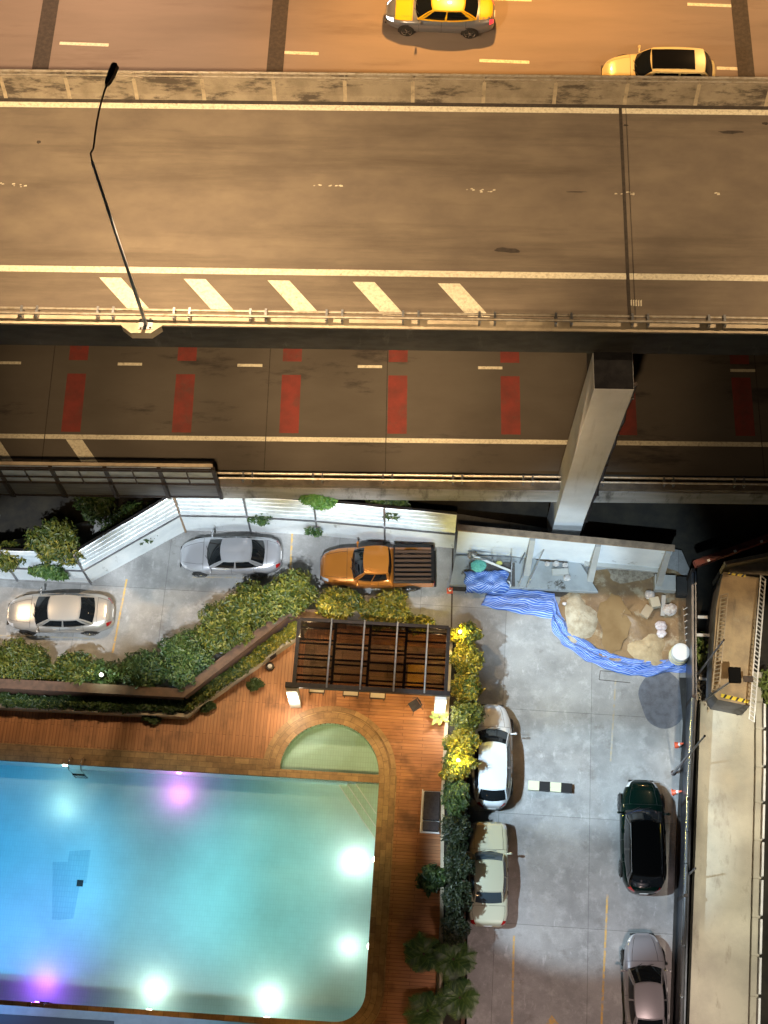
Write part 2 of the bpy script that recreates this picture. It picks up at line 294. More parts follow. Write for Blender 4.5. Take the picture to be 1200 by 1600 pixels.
def leaf_material(name, a, b_, c_):
    m, n, l, b = nodes(name); b.inputs['Roughness'].default_value = 0.5
    geo = n.new('ShaderNodeNewGeometry')
    t = n.new('ShaderNodeTexNoise'); t.inputs['Scale'].default_value = 1.1; t.inputs['Detail'].default_value = 3; l.new(geo.outputs['Position'], t.inputs[0])
    r = n.new('ShaderNodeValToRGB'); e = r.color_ramp.elements; e[0].position = .36; e[0].color = (*a, 1); e[1].position = .68; e[1].color = (*b_, 1)
    l.new(t.outputs[0], r.inputs[0])
    x = n.new('ShaderNodeMix'); x.data_type = 'RGBA'; x.inputs[7].default_value = (*c_, 1); l.new(r.outputs[0], x.inputs[6])
    mr = n.new('ShaderNodeMapRange'); mr.inputs[1].default_value = .45; mr.inputs[2].default_value = 1.0; l.new(geo.outputs['Random Per Island'], mr.inputs[0]); l.new(mr.outputs[0], x.inputs[0])
    l.new(x.outputs[2], b.inputs['Base Color'])
    b.inputs['Subsurface Weight'].default_value = 0
    b.inputs['Transmission Weight'].default_value = 0
    return m
M['leaf_dark'] = leaf_material('leaf_dark', (0.013, 0.038, 0.010), (0.040, 0.080, 0.015), (0.09, 0.13, 0.03))
M['leaf_olive'] = leaf_material('leaf_olive', (0.016, 0.042, 0.006), (0.075, 0.095, 0.010), (0.17, 0.16, 0.02))
M['leaf_yellow'] = leaf_material('leaf_yellow', (0.028, 0.055, 0.006), (0.14, 0.13, 0.008), (0.30, 0.22, 0.015))
M['leaf_bright'] = leaf_material('leaf_bright', (0.05, 0.16, 0.03), (0.10, 0.24, 0.04), (0.16, 0.30, 0.06))
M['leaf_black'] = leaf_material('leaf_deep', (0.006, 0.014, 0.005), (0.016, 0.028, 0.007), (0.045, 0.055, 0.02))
M['palm'] = leaf_material('palm_leaf', (0.018, 0.06, 0.015), (0.055, 0.12, 0.02), (0.11, 0.18, 0.04))
M['pale_leaf'] = leaf_material('pale_leaf', (0.12, 0.18, 0.04), (0.22, 0.24, 0.05), (0.18, 0.24, 0.06))

# ------------------------------------------------------------------ mesh tools
class MB:
    def __init__(s): s.v = []; s.f = []; s.uv = {}
    def add(s, vs, fs):
        o = len(s.v); s.v += [tuple(x) for x in vs]; s.f += [tuple(o + i for i in f) for f in fs]; return s
    def box(s, c, size, ax=0.0, tilt=None):
        hx, hy, hz = size[0] / 2, size[1] / 2, size[2] / 2
        m = Matrix.Rotation(ax, 3, 'Z')
        if tilt is not None: m = tilt
        vs = [Vector(c) + m @ Vector((x * hx, y * hy, z * hz)) for x in (-1, 1) for y in (-1, 1) for z in (-1, 1)]
        return s.add(vs, [(0, 1, 3, 2), (4, 6, 7, 5), (0, 4, 5, 1), (2, 3, 7, 6), (0, 2, 6, 4), (1, 5, 7, 3)])
    def prism(s, pts, z0, z1):
        n = len(pts)
        vs = [(p[0], p[1], z0) for p in pts] + [(p[0], p[1], z1) for p in pts]
        return s.add(vs, [tuple(range(n))[::-1], tuple(range(n, 2 * n))] + [(i, (i + 1) % n, n + (i + 1) % n, n + i) for i in range(n)])
    def hexa(s, b, t):
        """8 corner solid from two quads (bottom, top)"""
        return s.add(list(b) + list(t), [(3, 2, 1, 0), (4, 5, 6, 7)] + [(i, (i + 1) % 4, 4 + (i + 1) % 4, 4 + i) for i in range(4)])
    def flat(s, pts, z):
        return s.add([(p[0], p[1], z) for p in pts], [tuple(range(len(pts)))])
    def tube(s, path, r, n=8, closed=False):
        path = [Vector(p) for p in path]; rr = r if isinstance(r, (list, tuple)) else [r] * len(path)
        rings = []; up = Vector((0, 0, 1))
        for i, p in enumerate(path):
            d = (path[min(i + 1, len(path) - 1)] - path[max(i - 1, 0)]).normalized()
            a = d.cross(up)
            if a.length < 0.05: a = d.cross(Vector((1, 0, 0)))
            a.normalize(); b = a.cross(d).normalized()
            rings.append([p + (a * math.cos(2 * math.pi * k / n) + b * math.sin(2 * math.pi * k / n)) * rr[i] for k in range(n)])
        vs = [q for r_ in rings for q in r_]; fs = []
        for i in range(len(path) - 1):
            for k in range(n): fs.append((i * n + k, i * n + (k + 1) % n, (i + 1) * n + (k + 1) % n, (i + 1) * n + k))
        fs += [tuple(range(n))[::-1], tuple(range((len(path) - 1) * n, len(path) * n))]
        return s.add(vs, fs)
    def bar(s, a, b, w, h=None):
        """rectangular bar from a to b"""
        a = Vector(a); b = Vector(b); h = h or w; d = (b - a).normalized(); up = Vector((0, 0, 1))
        x = d.cross(up)
        if x.length < .05: x = Vector((1, 0, 0))
        x.normalize(); y = x.cross(d).normalized()
        q = [(-1, -1), (1, -1), (1, 1), (-1, 1)]
        vs = [a + x * (i * w / 2) + y * (j * h / 2) for i, j in q] + [b + x * (i * w / 2) + y * (j * h / 2) for i, j in q]
        return s.add(vs, [(3, 2, 1, 0), (4, 5, 6, 7)] + [(i, (i + 1) % 4, 4 + (i + 1) % 4, 4 + i) for i in range(4)])
    def lathe(s, c, prof, n=20, axis='Z', rot=0):
        vs = []; fs = []
        for r, h in prof:
            for k in range(n):
                a = 2 * math.pi * k / n
                if axis == 'Z': q = Vector((r * math.cos(a), r * math.sin(a), h))
                elif axis == 'Y': q = Vector((r * math.cos(a), h, r * math.sin(a)))
                else: q = Vector((h, r * math.cos(a), r * math.sin(a)))
                if rot: q = Matrix.Rotation(rot, 3, 'Z') @ q
                vs.append(Vector(c) + q)
        for i in range(len(prof) - 1):
            for k in range(n): fs.append((i * n + k, i * n + (k + 1) % n, (i + 1) * n + (k + 1) % n, (i + 1) * n + k))
        fs += [tuple(range(n))[::-1], tuple(range((len(prof) - 1) * n, len(prof) * n))]
        return s.add(vs, fs)
    def grid(s, pts, nu, nv):
        """pts row-major nu x nv"""
        o = [(i * nv + j, i * nv + j + 1, (i + 1) * nv + j + 1, (i + 1) * nv + j) for i in range(nu - 1) for j in range(nv - 1)]
        return s.add(pts, o)

def wloc(o):
    v = Vector((0, 0, 0))
    while o is not None: v += o.location; o = o.parent
    return v

def build(name, mb, m, parent=None, smooth=False, local=False, uv=None, bevel=0.0):
    """link mb as one mesh; coordinates are world unless local"""
    vs = np.array([tuple(v) for v in mb.v], dtype=float)
    if parent is None:
        if not local:
            lo = vs.min(0); hi = vs.max(0); org = Vector(((lo[0] + hi[0]) / 2, (lo[1] + hi[1]) / 2, lo[2]))
        else: org = Vector((0, 0, 0))
        vs = vs - np.array(org)
    elif not local:
        vs = vs - np.array(wloc(parent))
    me = bpy.data.meshes.new(name); me.from_pydata(vs.tolist(), [], mb.f)
    if uv is not None:
        ul = me.uv_layers.new(name='UVMap')
        for lp in me.loops: ul.data[lp.index].uv = uv[lp.vertex_index]
    me.validate(); me.update()
    bm = bmesh.new(); bm.from_mesh(me); bmesh.ops.recalc_face_normals(bm, faces=bm.faces); bm.to_mesh(me); bm.free()
    me.materials.append(M[m] if isinstance(m, str) else m)
    if smooth: me.polygons.foreach_set('use_smooth', [True] * len(me.polygons))
    o = bpy.data.objects.new(name, me); COL.objects.link(o)
    if parent is None: o.location = org
    else: o.parent = parent
    if bevel:
        b = o.modifiers.new('bevel', 'BEVEL'); b.width = bevel; b.segments = 2; b.limit_method = 'ANGLE'
    return o

def tag(o, label, cat, group=None):
    o['label'] = label; o['category'] = cat
    if group: o['group'] = group
    return o
def root(name, loc, label, cat, group=None, rz=0.0):
    o = bpy.data.objects.new(name, None); COL.objects.link(o); o.location = loc; o.rotation_euler = (0, 0, rz)
    o.empty_display_size = 0.3
    return tag(o, label, cat, group)
def struct(name, mb, m, **k):
    o = build(name, mb, m, **k); o['kind'] = 'structure'; return o
def dup(o, loc, label, rz=None):
    r = o.copy(); COL.objects.link(r); r.location = loc; r['label'] = label
    if rz is not None: r.rotation_euler = (0, 0, rz)
    for ch in list(o.children):
        c = ch.copy(); COL.objects.link(c); c.parent = r
        for g in ch.children:
            d = g.copy(); COL.objects.link(d); d.parent = c
    return r

class Frame:
    """a straight local frame: u along, v across"""
    def __init__(s, o, ang): s.o = Vector((o[0], o[1])); s.u = Vector((math.cos(ang), math.sin(ang))); s.v = Vector((-s.u.y, s.u.x)); s.ang = ang
    def w(s, u, v): p = s.o + s.u * u + s.v * v; return (p.x, p.y)
    def w3(s, u, v, z): p = s.w(u, v); return Vector((p[0], p[1], z))
    def uv(s, x, y, z): p = P(x, y, z); d = Vector((p.x, p.y)) - s.o; return d.dot(s.u), d.dot(s.v)
    def rect(s, mb, u0, u1, v0, v1, z): return mb.flat([s.w(u0, v0), s.w(u1, v0), s.w(u1, v1), s.w(u0, v1)], z)
    def slab(s, mb, u0, u1, v0, v1, z0, z1): return mb.prism([s.w(u0, v0), s.w(u1, v0), s.w(u1, v1), s.w(u0, v1)], z0, z1)
    def para(s, mb, ub, ut, wd, v0, v1, z):
        return mb.flat([s.w(ub, v0), s.w(ub + wd, v0), s.w(ut + wd, v1), s.w(ut, v1)], z)

# ------------------------------------------------------------------ ground
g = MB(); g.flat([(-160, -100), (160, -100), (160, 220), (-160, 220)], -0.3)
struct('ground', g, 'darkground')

# ================================================================== ELEVATED EXPRESSWAY (upper deck)
ZU = 17.0
FU = Frame(P(600, 427, ZU), RA)
vU = lambda x, y, z=ZU: FU.uv(x, y, z)[1]
uU = lambda x, y, z=ZU: FU.uv(x, y, z)[0]
v_n = vU(600, 160); v_s = FU.uv(600, 512, 17.8)[1]
m = MB(); FU.slab(m, -45, 45, v_s + .02, v_n + .55, ZU - .35, ZU)
struct('expressway_road', m, 'asphalt_up')
def lines(name, rects, fr, z, mt='road_paint'):
    m = MB()
    for r in rects:
        if len(r) == 4: fr.rect(m, *r, z)
        else: fr.para(m, *r, z)
    return struct(name, m, mt)
vl = vU(600, 427); vt = vU(600, 169)
jt = uU(975, 300)
lines('lane_line', [(-45, 45, vl - .13, vl + .13)], FU, ZU + .005)
lines('lane_line', [(-45, 45, vt - .14, vt + .14)], FU, ZU + .005)
hat = []
for x in (155, 287, 418, 551, 684):
    u0 = uU(x, 431 + x * .0175); u1 = uU(x + 47, 483 + x * .0175)
    hat.append((u1, u0, .80, vU(x + 60, 483 + x * .0175), vU(x + 20, 431 + x * .0175)))
m = MB()
for (ub, ut, wd, v0, v1) in hat: FU.para(m, ub, ut, wd, v0, v1, ZU + .005)
struct('hatch_marking', m, 'road_paint')
# worn lane studs between the two lanes
m = MB()
for (x, y) in ((5, 287), (22, 289), (36, 291), (495, 289), (512, 291), (528, 291), (733, 297), (748, 299), (768, 300), (965, 302), (980, 303), (991, 303), (1118, 303)):
    u, v = FU.uv(x, y, ZU)
    for k in range(3):
        uu = u + random.uniform(-.15, .15); vv = v + random.uniform(-.06, .06); s = random.uniform(.03, .07)
        m.flat([FU.w(uu, vv), FU.w(uu + s * 1.8, vv + s * .2), FU.w(uu + s * 1.5, vv + s), FU.w(uu + s * .1, vv + s * .7)], ZU + .005)
u, v = FU.uv(985, 474, ZU)
for k in range(5): m.flat([FU.w(u + k * .09, v - .12), FU.w(u + .05 + k * .09, v - .10), FU.w(u + .06 + k * .09, v + .16), FU.w(u + k * .09, v + .12)], ZU + .005)
struct('worn_marking', m, 'road_paint')
m = MB(); FU.rect(m, -45, 45, v_n - .16, v_n + .02, ZU + .008); FU.rect(m, jt - .06, jt + .06, v_s + .5, v_n, ZU + .010); FU.rect(m, jt + .2, jt + .22, v_s + .5, v_n, ZU + .010)
for (x, y, a, b) in ((1140, 207, .55, .10), (792, 391, .65, .12), (978, 196, .12, .06), (1195, 193, .12, .08), (60, 222, .1, .08), (900, 300, .4, .03)):
    u, v = FU.uv(x, y, ZU); pts = []
    for k in range(14):
        t = k / 14 * 2 * math.pi; rr = random.uniform(.6, 1.1); pts.append(FU.w(u + a * rr * math.cos(t), v + b * rr * math.sin(t)))
    m.flat(pts, ZU + .012)
struct('joint_and_patches', m, 'joint')
# far concrete parapet (segments between joints are one surface)
far = root('concrete_parapet', FU.w3(0, v_n + .3, ZU), 'stained concrete parapet along the far side of the upper carriageway, above the taxi road', 'parapet')
m = MB(); zt = ZU + 1.0; L = 45
a = [(v_n, ZU), (v_n + .10, ZU + .25), (v_n + .22, zt), (v_n + .55, zt), (v_n + .55, ZU - 1.0), (v_n, ZU - 1.0)]
segs = [uU(x, 150) for x in (-560, -450, -330, -210, -105, 10, 110, 215, 320, 430, 540, 645, 755, 865, 975, 1085, 1195, 1305, 1415, 1520, 1700)]
for s0, s1 in zip(segs[:-1], segs[1:]):
    vs = [FU.w3(s, v, z) for s in (s0 + .012, s1 - .012) for v, z in a]; n = 6
    m.add(vs, [tuple(range(n)), tuple(range(n, 2 * n))[::-1]] + [(i, (i + 1) % n, n + (i + 1) % n, n + i) for i in range(n)])
build('parapet_wall', m, 'conc_stained', far)
for s_ in segs[3:-3]:
    m = MB(); pr2 = [(v_n - .008, ZU + .02), (v_n + .092, ZU + .25), (v_n + .212, zt - .01), (v_n + .30, zt - .01), (v_n + .30, ZU + .02)]
    vs = [FU.w3(s_ + q_, v, z) for q_ in (-.07, .07) for v, z in pr2]; m.add(vs, [(0, 1, 2, 3, 4), (9, 8, 7, 6, 5)] + [(i, (i + 1) % 5, 5 + (i + 1) % 5, 5 + i) for i in range(5)]); build('joint_band', m, M['joint_pale'], far)
m = MB(); m.tube([FU.w3(-45, v_n + .40, zt + .17), FU.w3(45, v_n + .40, zt + .17)], .05, 8)
m.tube([FU.w3(-45, v_n + .30, zt + .06), FU.w3(45, v_n + .30, zt + .06)], .03, 6)
for s in segs: m.tube([FU.w3(s, v_n + .40, zt), FU.w3(s, v_n + .40, zt + .17)], .035, 6)
build('rail', m, 'rail', far)

# near parapet with twin rail, black outer face
near = root('guard_rail', FU.w3(0, v_s, ZU), 'parapet with twin rails and a black outer face, beside the upper carriageway', 'guard rail')
u_l = uU(228, 505)
ux = [-45, u_l - .75, u_l - .36, u_l + .36, u_l + .75, 45]; ov = [0, 0, -.32, -.32, 0, 0]; ovz = [0] * 6
m = MB()
def lo_poly(v0, vo): return [FU.w(x, v_s + vo + o) for x, o in zip(ux, ov)]
out = lo_poly(0, 0); inn = [FU.w(x, v_s + .36) for x in ux[::-1]]
m.prism([FU.w(-45, v_s), FU.w(45, v_s), FU.w(45, v_s + .36), FU.w(-45, v_s + .36)], ZU - .05, ZU + .75)
build('parapet_top', m, 'beige', near)
m = MB(); m.prism([FU.w(ux[1], v_s - .002), FU.w(ux[2], v_s - .32), FU.w(ux[3], v_s - .32), FU.w(ux[4], v_s - .002)], ZU + .35, ZU + .753)
build('lamp_bracket', m, 'beige', near)
m = MB(); out = lo_poly(0, 0)
out = [FU.w(x, v_s + o - .03) for x, o in zip(ux, ovz)]; inn = [FU.w(x, v_s + o + .02) for x, o in zip(ux[::-1], ovz[::-1])]
m.prism(out + inn, ZU - .82, ZU + .70)
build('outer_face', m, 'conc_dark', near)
m = MB()
m.tube([FU.w3(-45, v_s + .50, ZU + .95), FU.w3(45, v_s + .50, ZU + .95)], .055, 8)
m.tube([FU.w3(-45, v_s + .22, ZU + 1.10), FU.w3(45, v_s + .22, ZU + 1.10)], .055, 8)
build('rail', m, 'rail', near)
x = 45 - 117
while x < 1300:
    u = uU(x, 500)
    for d in (0, .55):
        m = MB(); m.box(FU.w3(u + d, v_s + .35, ZU + .9), (.08, .42, .34), RA); build('rail_post', m, 'steel_grey', near)
    x += 117
# girder and deck soffit
gird = root('bridge_girder', FU.w3(0, 3, ZU - 2.6), 'dark concrete girders carrying the upper carriageway', 'girder')
m = MB(); FU.slab(m, -45, 45, v_s + .05, v_n + .5, ZU - .80, ZU - .37)
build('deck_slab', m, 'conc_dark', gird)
for v in (v_s + 1.6, v_s + 4.6, v_s + 7.8):
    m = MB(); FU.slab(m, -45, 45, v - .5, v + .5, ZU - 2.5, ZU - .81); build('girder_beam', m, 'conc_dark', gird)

# street lamp on the near parapet
lb = P(228, 507, ZU + .75)
def pole_pt(x, y):
    """height on the vertical through lb that shows at row y"""
    best = min(np.arange(ZU, 32, .02), key=lambda z: abs(P(x, y, z).y - lb.y)); return float(best)
zb = pole_pt(150, 252)
lampo = root('street_lamp', lb, 'slender grey street lamp with a bent arm and dark head leaning over the upper carriageway', 'street lamp')
top = Vector((lb.x, lb.y, zb))
m = MB(); m.tube([lb, lb + Vector((0, 0, 2)), top], [.068, .062, .042], 12); build('pole', m, mat('pole_grey', (.42, .45, .50), .5), lampo, smooth=True)
zh = zb + 1.15; hd = P(173, 117, zh)
m = MB(); q = [top, top + Vector((.0, .10, .25))]
for t in np.linspace(.12, 1, 8): q.append(top.lerp(hd, t) + Vector((0, 0, .35 * math.sin(t * math.pi))))
m.tube(q, .028, 10); build('arm', m, 'steel_dark', lampo, smooth=True)
m = MB(); dr = (hd - top); dr.z = 0; dr.normalize(); ang = math.atan2(dr.y, dr.x)
pr = [(-.38, .05), (-.25, .10), (.0, .13), (.34, .13), (.40, .08)]
sec = []
for px_, wd in pr:
    for (yy, zz) in ((-1, -.4), (-.7, .5), (.7, .5), (1, -.4)):
        q = Matrix.Rotation(ang, 3, 'Z') @ Vector((px_, yy * wd, zz * .14)); sec.append(hd + q)
fs = [(i * 4 + k, i * 4 + (k + 1) % 4, i * 4 + 4 + (k + 1) % 4, i * 4 + 4 + k) for i in range(4) for k in range(4)] + [(0, 1, 2, 3), (19, 18, 17, 16)]
m.add(sec, fs); build('lamp_head', m, 'steel_dark', lampo)
m = MB(); m.box(hd + Vector((dr.x * .12, dr.y * .12, -.075)), (.40, .14, .02), ang); build('lamp_lens', m, mat('lit_street_lens', (1, 1, 1), .4, emit=(1, .72, .36), estr=20), lampo)
m = MB()
for d in ((-.17, -.14), (.17, -.14), (-.17, .14), (.17, .14)): m.box(lb + Vector((d[0], d[1], .06)), (.07, .07, .14), RA)
m.box(lb + Vector((0, 0, .015)), (.5, .42, .03), RA)
build('base_plate', m, 'steel_grey', lampo)
# sodium light of this lamp and of its neighbours along the expressway
H1 = hd + Vector((dr.x * .1, dr.y * .1, -.2))
lamp('street_lamp_light', 'SPOT', H1, 17500, WARM, .12, (H1.x, H1.y + 6.4, H1.z - 9.5), 132, .2)
for du, e in ((-27, 23000), (27.5, 8500)):
    lamp('street_lamp_light', 'SPOT', (H1.x + du, H1.y - du * .052, H1.z), e, WARM, .12, (H1.x + du, H1.y - du * .052 + 6.4, H1.z - 9.5), 132, .2)

# ================================================================== FAR ROAD (taxi)
ZF = 12.0
FF = Frame(P(130, 69, ZF), math.atan2((P(1140, 107, ZF) - P(130, 69, ZF)).y, (P(1140, 107, ZF) - P(130, 69, ZF)).x))
m = MB(); FF.slab(m, -45, 75, -9, 16, ZF - .5, ZF); struct('far_road', m, 'asphalt_far')
m = MB()
for (x0, x1, y) in ((93, 170, 69), (443, 498, 83), (749, 827, 96), (1120, 1155, 107), (1074, 1150, 8), (-250, -175, 56)):
    u0, v0 = FF.uv(x0, y, ZF); u1, v1 = FF.uv(x1, y, ZF); FF.rect(m, u0, u1, (v0 + v1) / 2 - .08, (v0 + v1) / 2 + .08, ZF + .005)
u0, v0 = FF.uv(770, -2, ZF); FF.rect(m, u0 - .3, u0 + 1.7, v0 - .08, v0 + .08, ZF + .005)
struct('lane_dashes', m, 'road_paint')
m = MB()
for (xa, ya, xb, yb) in ((84, -25, 60, 125), (441, -25, 428, 125), (1152, -25, 1168, 135)):
    a, b = P(xa, ya, ZF), P(xb, yb, ZF); s = .36
    m.flat([(a.x - s, a.y), (a.x + s, a.y), (b.x + s, b.y), (b.x - s, b.y)], ZF + .009)
struct('joint_band', m, 'joint')
lamp('unseen_far_light', 'SPOT', FF.w3(16, 9, 24), 21000, SODIUM, .3, FF.w3(17, 3, ZF), 88, .8)  # unseen lamps placed beyond the frame to match the orange light
lamp('unseen_far_light', 'SPOT', FF.w3(32, 9, 24), 11000, (1, .55, .22), .3, FF.w3(31, 3, ZF), 88, .8)
lamp('unseen_far_light', 'SPOT', FF.w3(0, 9, 24), 13000, (1, .60, .36), .3, FF.w3(0, 3, ZF), 88, .8)

# ================================================================== LOWER ROAD
ZL = 5.0
FL = Frame(P(600, 688, ZL), R(-2.75))
uL = lambda x, y, z=ZL: FL.uv(x, y, z)[0]
vL = lambda x, y, z=ZL: FL.uv(x, y, z)[1]
ve = FL.uv(600, 757, ZL + .75)[1]
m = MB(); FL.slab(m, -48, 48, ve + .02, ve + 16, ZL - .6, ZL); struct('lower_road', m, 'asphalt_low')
lines('edge_line', [(-48, 48, -.11, .11)], FL, ZL + .005)
m = MB()
for x0, x1 in ((-155, -118), (0, 33), (184, 222), (371, 410), (559, 597), (747, 785), (935, 972), (1141, 1180)):
    y = 567 + x0 * .0105; u0 = uL(x0, y); u1 = uL(x1, y); v = vL((x0 + x1) / 2, y); FL.rect(m, u0, u1, v - .07, v + .07, ZL + .005)
struct('lane_dashes', m, 'road_paint')
m = MB()
for x in (-60, 107, 277, 442, 608, 783, 962, 1143):
    yy = x * .006
    u0 = uL(x, 576 + yy); v1 = vL(x, 583 + yy); v0 = vL(x, 674 + yy); FL.rect(m, u0 - .03, u0 + .82, v0, v1, ZL + .005)
    v2 = vL(x, 562 + yy); FL.rect(m, u0 - .03, u0 + .82, v2, v2 + 3.0, ZL + .005)
struct('red_road_block', m, 'road_red')
m = MB()
for x in (-28, 103):
    ut = uL(x, 686); ub = uL(x + 26, 722); FL.para(m, ub, ut, .72, vL(x, 724), -.13, ZL + .005)
struct('hatch_marking', m, 'road_paint')
m = MB()
for x in (69, 415, 603, 1190): u = uL(x, 690); FL.rect(m, u - .02, u + .02, ve + .4, 9, ZL + .009)
struct('joint_band', m, 'joint')
near2 = root('guard_rail', FL.w3(0, ve, ZL), 'low parapet with tan twin rails on the lower road, above the dark gap', 'guard rail')
m = MB(); FL.slab(m, -48, 48, ve, ve + .32, ZL - .02, ZL + .55)
build('parapet_top', m, 'curb_dark', near2)
m = MB(); FL.slab(m, -48, 48, ve - .06, ve, ZL - .85, ZL + .30)
build('outer_face', m, mat('weathered_face', (.30, .29, .28), .8, c2=(.20, .195, .185), scale=1.0, stretch=(.4, .4, 2), fine=.15, stain=(.07, .065, .06), sscale=1.2, sstretch=(1.5, 1.5, .4), slo=.52, shi=.7), near2)
m = MB(); m.tube([FL.w3(-48, ve + .45, ZL + .75), FL.w3(48, ve + .45, ZL + .75)], .055, 8); m.tube([FL.w3(-48, ve + .18, ZL + .85), FL.w3(48, ve + .18, ZL + .85)], .055, 8)
build('rail', m, 'rail', near2)
for k in range(-5, 7):
    for d in (0, .4):
        m = MB(); m.box(FL.w3(k * 3.0 + d, ve + .3, ZL + .68), (.08, .4, .26), RA); build('rail_post', m, 'steel_grey', near2)
for px_, e in ((40, 26000), (190, 50000), (380, 85000), (560, 120000), (740, 105000), (900, 28000), (1100, 11000)):
    lamp('road_fill_spot', 'SPOT', (min(-1.5 + (px_ - 560) * .01, 1), 2, 50), e, (1, .69, .38), .5, P(px_, 612, ZL), 14.5, 1.0)  # unseen warm spots added to brighten the lower road

# ------------------------------------------------------------------ bridge piers
cb = P(889, 812, 3.4)
def ztop(x, y, yy): return float(min(np.arange(2, 20, .01), key=lambda z: abs(P(x, y, z).y - yy)))
zt_ = ztop(960, 607, cb.y)
tl = P(928, 607, zt_); tr = P(991, 609, zt_)
pier = root('bridge_pier', (cb.x, cb.y, -.3), 'tall pale grey pier standing in the gap with its crossbeam reaching under the upper carriageway', 'pier')
bl = P(867, 812, 3.4); br_ = P(913, 811, 3.4)
fr = Vector((math.cos(RA), math.sin(RA), 0)); fv = Vector((-fr.y, fr.x, 0))
def quad(l, w, y, d, z): # rectangle with left-front corner x=l
    o = Vector((l, y, z)); return [o, o + fr * w, o + fr * w + fv * d, o + fv * d]
m = MB()
lv = [(-.3, 0), (3.4, 0), (zt_ - 2.8, .78), (zt_ - 1.2, .93), (zt_, 1.0)]
prev = None
for z, t in lv:
    l = bl.x + (tl.x - bl.x) * t; wd = (br_.x - bl.x) + ((tr.x - tl.x) - (br_.x - bl.x)) * t
    q = quad(l, wd, cb.y, 1.5, z)
    if prev: m.hexa(prev, q) if False else None
    if prev is None: vs = []
    vs += q; prev = q
n = len(lv)
m.add(vs, [(3, 2, 1, 0), tuple(range(4 * n - 4, 4 * n))] + [(4 * i + k, 4 * i + (k + 1) % 4, 4 * i + 4 + (k + 1) % 4, 4 * i + 4 + k) for i in range(n - 1) for k in range(4)])
build('column', m, 'conc_pier', pier, bevel=.03)
m = MB(); o = Vector((tl.x, cb.y, 0)); wd = tr.x - tl.x
q = lambda z, a, b: [Vector((o.x, o.y, z)) + fv * a + fr * .02, Vector((o.x, o.y, z)) + fv * a + fr * (wd - .02), Vector((o.x, o.y, z)) + fv * b + fr * (wd - .02), Vector((o.x, o.y, z)) + fv * b + fr * .02]
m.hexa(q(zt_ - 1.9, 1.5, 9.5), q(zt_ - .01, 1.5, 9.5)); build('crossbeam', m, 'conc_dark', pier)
m = MB(); m.hexa(q(zt_ + .0, .02, 1.6), q(zt_ + .04, .02, 1.6)); build('beam_top', m, mat('beam_top_dark', (.012, .012, .014), .9, spec=.1, c2=(.02, .02, .022), scale=3), pier)  # near-black plate on top of the beam
m = MB(); pts = []
for t in np.linspace(0, 1, 16):
    z = zt_ - .2 - t * (zt_ - .8); tt = max(0, min(1, z / zt_)); xr = br_.x + (tr.x - br_.x) * tt
    pts.append(Vector((xr + .10 + .05 * math.sin(t * 40), cb.y + .25, z)))
m.tube(pts, .085, 8)
for p in pts[1::3]: m.box(p + Vector((-.02, 0, 0)), (.24, .24, .06), 0)
build('drain_pipe', m, 'steel_dark', pier)
pier2 = root('bridge_pier', P(-18, 842, -.3), 'pier at the left edge of the photo below the panelled barrier, half outside the frame', 'pier')
m = MB(); b2 = P(-12, 845, 0)
m.box((b2.x - .6, b2.y + .7, 2.2), (1.5, 1.5, 5.2), RA)
build('column', m, 'conc_pier', pier2)

# ------------------------------------------------------------------ panelled noise barrier on the lower road
nb = root('noise_barrier', FL.w3(uL(170, 760), ve - .15, ZL - .6), 'dark steel barrier with pale lit panels fixed to the edge of the lower road', 'barrier')
vb = ve - .12; z0 = ZL - .5; z1 = ZL + 2.55
ur = FL.uv(333, 722, z1)[0]; bay = 2.27
for k in range(9):
    m = MB(); u = ur - k * bay
    m.bar(FL.w3(u, vb, z0 - .2), FL.w3(u, vb, z1), .16, .16)
    if k: m.bar(FL.w3(u, vb - .12, z0 + .1), FL.w3(u, vb - .12, z0 + 1.6), .14, .14)
    build('frame_post', m, 'steel_dark', nb)
m = MB()
for zz in (z1, z0 + 2.85, z0 + 2.1, z0 + 1.45, z0 + .05): m.bar(FL.w3(ur - 8 * bay, vb - .07, zz), FL.w3(ur, vb - .07, zz), .07, .07)
for k in range(8): m.bar(FL.w3(ur - (k + .5) * bay, vb - .07, z0 + 1.4), FL.w3(ur - (k + .5) * bay, vb - .07, z1), .05, .05)
build('frame_rail', m, 'steel_dark', nb)
pan = mat('barrier_panel', (0.36, 0.42, 0.49), .5, .0, c2=(0.22, 0.26, 0.31), scale=1.4, stretch=(1, 1, 2))
pand = mat('barrier_panel_dark', (0.07, 0.07, 0.075), .6, c2=(0.12, 0.12, 0.12), scale=1.5, stretch=(.5, .5, 6))
for k in range(8):
    m = MB(); FL.slab(m, ur - (k + 1) * bay + .09, ur - k * bay - .09, vb + .0, vb + .04, z0 + 1.45, z1 - .03); build('barrier_panel', m, pan, nb)
    m = MB(); FL.slab(m, ur - (k + 1) * bay + .09, ur - k * bay - .09, vb - .01, vb + .03, z0 + .05, z0 + 1.44); build('lower_panel', m, pand, nb)
m = MB(); m.bar(FL.w3(ur - 8 * bay, vb + .1, z1 + .05), FL.w3(ur, vb + .1, z1 + .05), .14, .05); build('top_cap', m, 'beige', nb)

